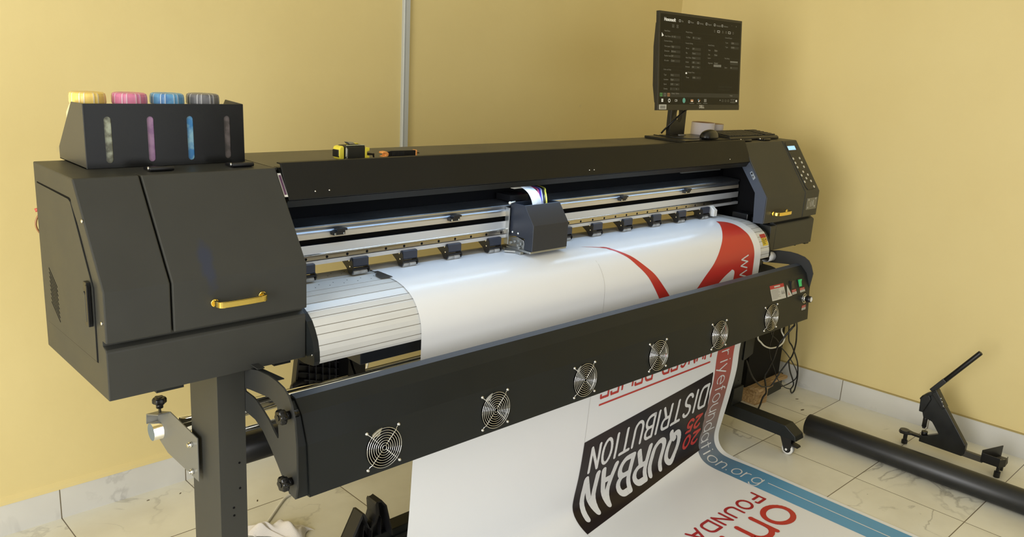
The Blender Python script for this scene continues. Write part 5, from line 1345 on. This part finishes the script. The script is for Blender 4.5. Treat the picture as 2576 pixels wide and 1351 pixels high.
b.build('press_body', PB, EP, bevel=.003)
for (yy, zz) in ((-.5480, -.5920), (-.5560, -.6080), (-.5420, -.5790)):
    b = MB(); b.ball((xa-.007, yy, zz), .0035, (.6, 1, 1), 10); b.build('rivet', STEEL, EP)
b = MB(); b.cyl((3.064, -.4930, -.6620), (3.064, -.4930, -.7290), .0095, n=20); b.cyl((3.064, -.4930, -.7290), (3.064, -.4930, -.7360), .0065, n=16); b.build('press_punch', BLACK, EP)
b = MB(); b.cyl((3.064, -.5000, -.7620), (3.064, -.5000, -.7480), .012, n=20); b.cyl((3.064, -.4950, -.8010+.035), (3.064, -.4950, -.7500), .0075, n=16, mi=0); b.build('press_die', BLACK, EP)
# lever
h0 = Vector((3.064, -.505, -.553)); h1 = Vector((3.064, -.6450, -.3520))
hd = (h1-h0).normalized()
b = MB(); b.cyl(h0 + hd*.055, h1, .0098, n=24); b.cyl(h1, h1 + hd*.001, .0075, n=20); b.build('lever_grip', BLACK, EP, bevel=.001)
b = MB(); nn = Vector((0, hd.z, -hd.y)); o_ = h0 - hd*.012
pts = [o_ + nn*.010, o_ + hd*.075 + nn*.010, o_ + hd*.075 - nn*.010, o_ + hd*.020 - nn*.010, o_ - nn*.002]
b.prism([(p.y, p.z) for p in pts], xa-.003, xb+.003)
b.prism([(-.4600, -.6080), (-.4680, -.5930), (-.5160, -.5500), (-.5250, -.5600), (-.4780, -.6060), (-.4660, -.6150)], xa-.005, xb+.005); b.build('lever_arm', PB, EP, bevel=.002)
# feet bars
b = MB(); b.prism([(3.052, -.4870), (3.052, -.4550), (3.034, -.4330), (3.034, -.4130), (3.048, -.4030), (3.070, -.4030), (3.082, -.4130), (3.082, -.4330), (3.074, -.4550), (3.074, -.4870)], -.7820, -.7720, 'z')
b.cyl((3.058, -.4230, -.7720), (3.058, -.4230, -.7680), .020, n=24, mi=1); b.cyl((3.058, -.4300, -.8300), (3.058, -.4300, -.7820), .0085, n=14); b.cyl((3.058, -.4300, -.8290), (3.058, -.4300, -.8130), .0125, n=16)
b.build('press_foot', [BLACK, PW], EP, bevel=.0015)
b = MB(); b.box(3.056, 3.072, -.735, -.655, -.795, -.770); b.build('base_bar', mat('bar_worn', (0.09, 0.088, 0.08), 0.4, 0.4), EP)
b = MB()
b.prism([(3.030, -.735), (3.030, -.800), (3.060, -.815), (3.105, -.812), (3.150, -.800), (3.150, -.775)], -.7800, -.7765, 'z', mi=1)
b.prism([(3.030, -.735), (3.033, -.735), (3.033, -.800), (3.030, -.800)], -.7800, -.7420, 'z'); b.prism([(3.030, -.800), (3.060, -.815), (3.060, -.812), (3.032, -.798)], -.7800, -.7480, 'z')
b.prism([(3.060, -.815), (3.150, -.800), (3.150, -.797), (3.060, -.812)], -.7800, -.7700, 'z'); b.prism([(3.030, -.735), (3.150, -.775), (3.150, -.772), (3.030, -.732)], -.7800, -.7300, 'z')
for (xx, yy) in ((3.060, -.775), (3.070, -.790), (3.100, -.785), (3.115, -.797)): b.cyl((xx, yy, -.7765), (xx, yy, -.7735), .005, n=12, mi=2)
b.cyl((3.052, -.795, -.8300), (3.052, -.795, -.7800), .0065, n=14); b.cyl((3.052, -.795, -.8290), (3.052, -.795, -.8060), .0120, n=16); b.cyl((3.135, -.788, -.8300), (3.135, -.788, -.7800), .0065, n=14)
b.build('press_tray', [BLACK, PW, STEEL], EP, bevel=.0008)

# computer tower on a wooden block pallet under the right end
b = MB(); b.box(2.800, 3.108, .205, .60, -.7295, -.455)
b.prism([(.205, -.455), (.60, -.455), (.60, -.425), (.225, -.425)], 2.800, 3.108)
ct = b.build('computer_tower', [mat('tower_black', (0.003, 0.003, 0.003), 0.6, spec=0.15)], bevel=.003); tag(ct, 'plain black computer tower standing on a wooden pallet behind the cables', 'computer')
WP = empty('wooden_pallet', (3.0, .35, F), 'rough light wooden pallet under the black computer tower', 'pallet')
WD = mat('pine_wood', (0.46, 0.31, 0.15), 0.65, bump=(60, .3)); nt, bs = nodes_of(WD); N = nt.nodes; Lk = nt.links
tc = N.new('ShaderNodeNewGeometry'); mp = N.new('ShaderNodeMapping'); mp.inputs['Scale'].default_value = (2, 30, 30); Lk.new(tc.outputs['Position'], mp.inputs[0])
nz_ = N.new('ShaderNodeTexNoise'); nz_.inputs['Scale'].default_value = 4; nz_.inputs['Detail'].default_value = 6; Lk.new(mp.outputs[0], nz_.inputs['Vector'])
r_ = N.new('ShaderNodeValToRGB'); r_.color_ramp.elements[0].position = .35; r_.color_ramp.elements[1].position = .65; r_.color_ramp.elements[0].color = (0.30, 0.18, 0.075, 1); r_.color_ramp.elements[1].color = (0.55, 0.38, 0.19, 1)
Lk.new(nz_.outputs['Fac'], r_.inputs[0]); Lk.new(r_.outputs[0], bs.inputs['Base Color'])
DW = mat('pallet_dark_wood', (0.045, 0.045, 0.032), 0.7)
b = MB(); b.prism([(2.842, .152), (2.975, .157), (2.972, .60), (2.842, .60)], -.748, -.730, 'z'); b.prism([(2.980, .175), (3.120, .163), (3.118, .60), (2.980, .60)], -.745, -.730, 'z')
b.build('pallet_plank', WD, WP, bevel=.0015)
b = MB(); b.prism([(2.878, .185), (2.960, .172), (2.955, .60), (2.878, .60)], -.830, -.749, 'z'); b.build('pallet_block', WD, WP, bevel=.0015)
b = MB(); b.prism([(2.962, .205), (3.175, .215), (3.170, .60), (2.962, .60)], -.830, -.746, 'z'); b.build('pallet_bearer', DW, WP)

# power and signal cables hanging below the right end
cable_a = [(2.46, -.13, -.205), (2.62, -.06, -.27), (2.77, 0.0, -0.359), (2.774, 0.01, -0.378), (2.762, 0.03, -0.419), (2.75, 0.05, -0.466), (2.805, 0.09, -0.553), (2.826, 0.12, -0.623), (2.826, 0.13, -0.655), (2.865, 0.14, -0.708), (2.901, 0.15, -0.758), (2.897, 0.160, -0.785), (2.872, 0.155, -0.812), (2.850, 0.150, -0.8250)]
cable_b = [(2.465, -.13, -.205), (2.66, -.05, -.285), (2.793, 0.0, -0.366), (2.865, 0.03, -0.426), (2.914, 0.05, -0.491), (2.94, 0.07, -0.559), (2.936, 0.09, -0.604), (2.906, 0.1, -0.644), (2.896, 0.11, -0.676), (2.88, 0.12, -0.708), (2.837, 0.12, -0.703), (2.781, 0.12, -0.686), (2.707, 0.12, -0.632), (2.659, 0.12, -0.58), (2.622, 0.12, -0.528)]
cable_c = [(2.46, -.12, -.205), (2.72, .0, -.34), (2.944, 0.1, -0.492), (2.989, 0.1, -0.536), (3.061, 0.11, -0.603), (3.113, 0.12, -0.656), (3.153, 0.13, -0.729), (3.171, 0.14, -0.782), (3.183, 0.15, -0.819), (3.161, 0.15, -0.825), (3.144, 0.15, -0.803), (3.165, 0.15, -0.778), (3.086, 0.14, -0.69), (3.038, 0.13, -0.628)]
cable_d = [(2.44, -.12, -.205), (2.62, .0, -.32), (2.769, 0.1, -0.427), (2.832, 0.1, -0.473), (2.908, 0.11, -0.528), (2.969, 0.11, -0.572), (3.055, 0.12, -0.634), (3.132, 0.13, -0.697), (3.166, 0.14, -0.738), (3.15, 0.145, -0.757), (3.082, 0.145, -0.762), (3.025, 0.145, -0.758)]
cable_e = [(2.42, -.12, -.205), (2.60, .0, -.34), (2.76, .09, -.45), (2.829, 0.13, -0.52), (2.847, 0.13, -0.558), (2.88, 0.13, -0.605), (2.913, 0.13, -0.646), (2.947, 0.13, -0.692), (3.024, 0.14, -0.746), (3.091, 0.15, -0.782), (3.164, 0.16, -0.809)]
cable_w = [(2.36, -.11, -.205), (2.48, .0, -.31), (2.581, 0.06, -0.399), (2.634, 0.07, -0.435), (2.669, 0.07, -0.458), (2.739, 0.08, -0.485), (2.786, 0.08, -0.492), (2.822, 0.08, -0.492), (2.851, 0.08, -0.482), (2.859, 0.08, -0.465), (2.846, 0.08, -0.447), (2.819, 0.08, -0.415), (2.72, .02, -.33), (2.50, -.09, -.21)]
CBM = mat('cable_black', (0.010, 0.010, 0.010), 0.4); CWM = mat('cable_white', (0.80, 0.78, 0.68), 0.45)
for P, r_, m_, lb in ((cable_a, .0042, CBM, 'thickest black cable dropping from the dryer end to the floor'),
                      (cable_b, .0034, CBM, 'black cable hanging from the far dryer corner and looping back to the leg'),
                      (cable_c, .0034, CBM, 'black cable in a long narrow loop nearest the right wall'),
                      (cable_d, .0026, CBM, 'thin black cable crossing diagonally in front of the computer tower'),
                      (cable_e, .0024, CBM, 'thin black cable hanging down the face of the tower to the pallet')):
    b = MB(); b.tube(bez(P, 8), r_, 8); tag(b.build('power_cable', m_), lb, 'cable', 'cables under the right end of the printer')
b = MB(); b.tube(bez(cable_w, 8), .0034, 8); tag(b.build('power_cable', CWM), 'short white cable sagging in a curve in front of the tower', 'cable')
# white flex on the floor and a piece of it seen behind the printer
b = MB(); b.tube(bez([(1.30, 1.02, -.20), (1.14, .80, -.42), (1.02, .78, -.70), (.92, .79, -.815), (.8338, .7702, -.8255), (.8045, .7629, -.8255), (.7754, .7517, -.8255), (.7389, .7225, -.8255), (.7005, .6888, -.8255), (.6607, .6545, -.8255), (.6324, .6338, -.8255)], 8), .0045, 10)
tag(b.build('flex_cord', CWM), 'white flex cord curving over the floor tiles towards the rag', 'cord')
# crumpled white rag
b = MB(); nx, ny = 40, 26; rr = random.Random(3); G2 = []
bumps = [(rr.random(), rr.random(), .12+.15*rr.random(), rr.random()*math.pi, .008+.010*rr.random()) for _ in range(26)]
for i_ in range(nx+1):
    row = []
    for j in range(ny+1):
        u_, v_ = i_/nx, j/ny
        # outline follows the lumpy edge of the cloth
        cx_ = .575 + .165*u_; cy_ = .628 - .095*u_ + .02*math.sin(9*u_)
        hw_ = .050*(math.sin(math.pi*min(max(u_, .04), .96))**.45)*(1 + .18*math.sin(11*u_+1))
        x = cx_ + (v_-.5)*.03; y = cy_ - (v_-.5)*2*hw_*1.25
        e_ = min(1, 5*min(u_, 1-u_))*min(1, 4.5*min(v_, 1-v_)); h = .002
        for (bu, bv, bw, ba, bh) in bumps:
            d_ = ((u_-bu)*math.cos(ba) + (v_-bv)*.6*math.sin(ba))/bw; q_ = (-(u_-bu)*math.sin(ba) + (v_-bv)*.6*math.cos(ba))/(bw*.40)
            h += bh*math.exp(-d_*d_-q_*q_)
        row.append(b.pt((x, y, F + .001 + h*(.12+.88*e_))))
    G2.append(row)
for i_ in range(nx):
    for j in range(ny): b.face((G2[i_][j], G2[i_+1][j], G2[i_+1][j+1], G2[i_][j+1]), 0, True)
tag(b.build('crumpled_rag', mat('rag_white', (0.80, 0.76, 0.72), 0.85, bump=(500, .3)), solid=.0012, subd=1), 'crumpled white rag lying on the floor by the left leg', 'rag')
# curled strip of film at the platen's right end
b = MB(); A = []
for k in range(26):
    t = -2.4 + 4.9*k/25; cy_, cz_ = -.006, -.020; r_ = .018
    A.append((cy_ - r_*math.cos(t), cz_ + r_*math.sin(t)))
ids = [[b.pt((xx, y, z)) for xx in (2.425, 2.450, 2.4755)] for y, z in A]
for k in range(25):
    for j in range(2): b.face((ids[k][j], ids[k][j+1], ids[k+1][j+1], ids[k+1][j]), 0, True)
tag(b.build('film_strip', FW, solid=.0006), 'curled offcut strip of white film beside the right end of the platen', 'film offcut')
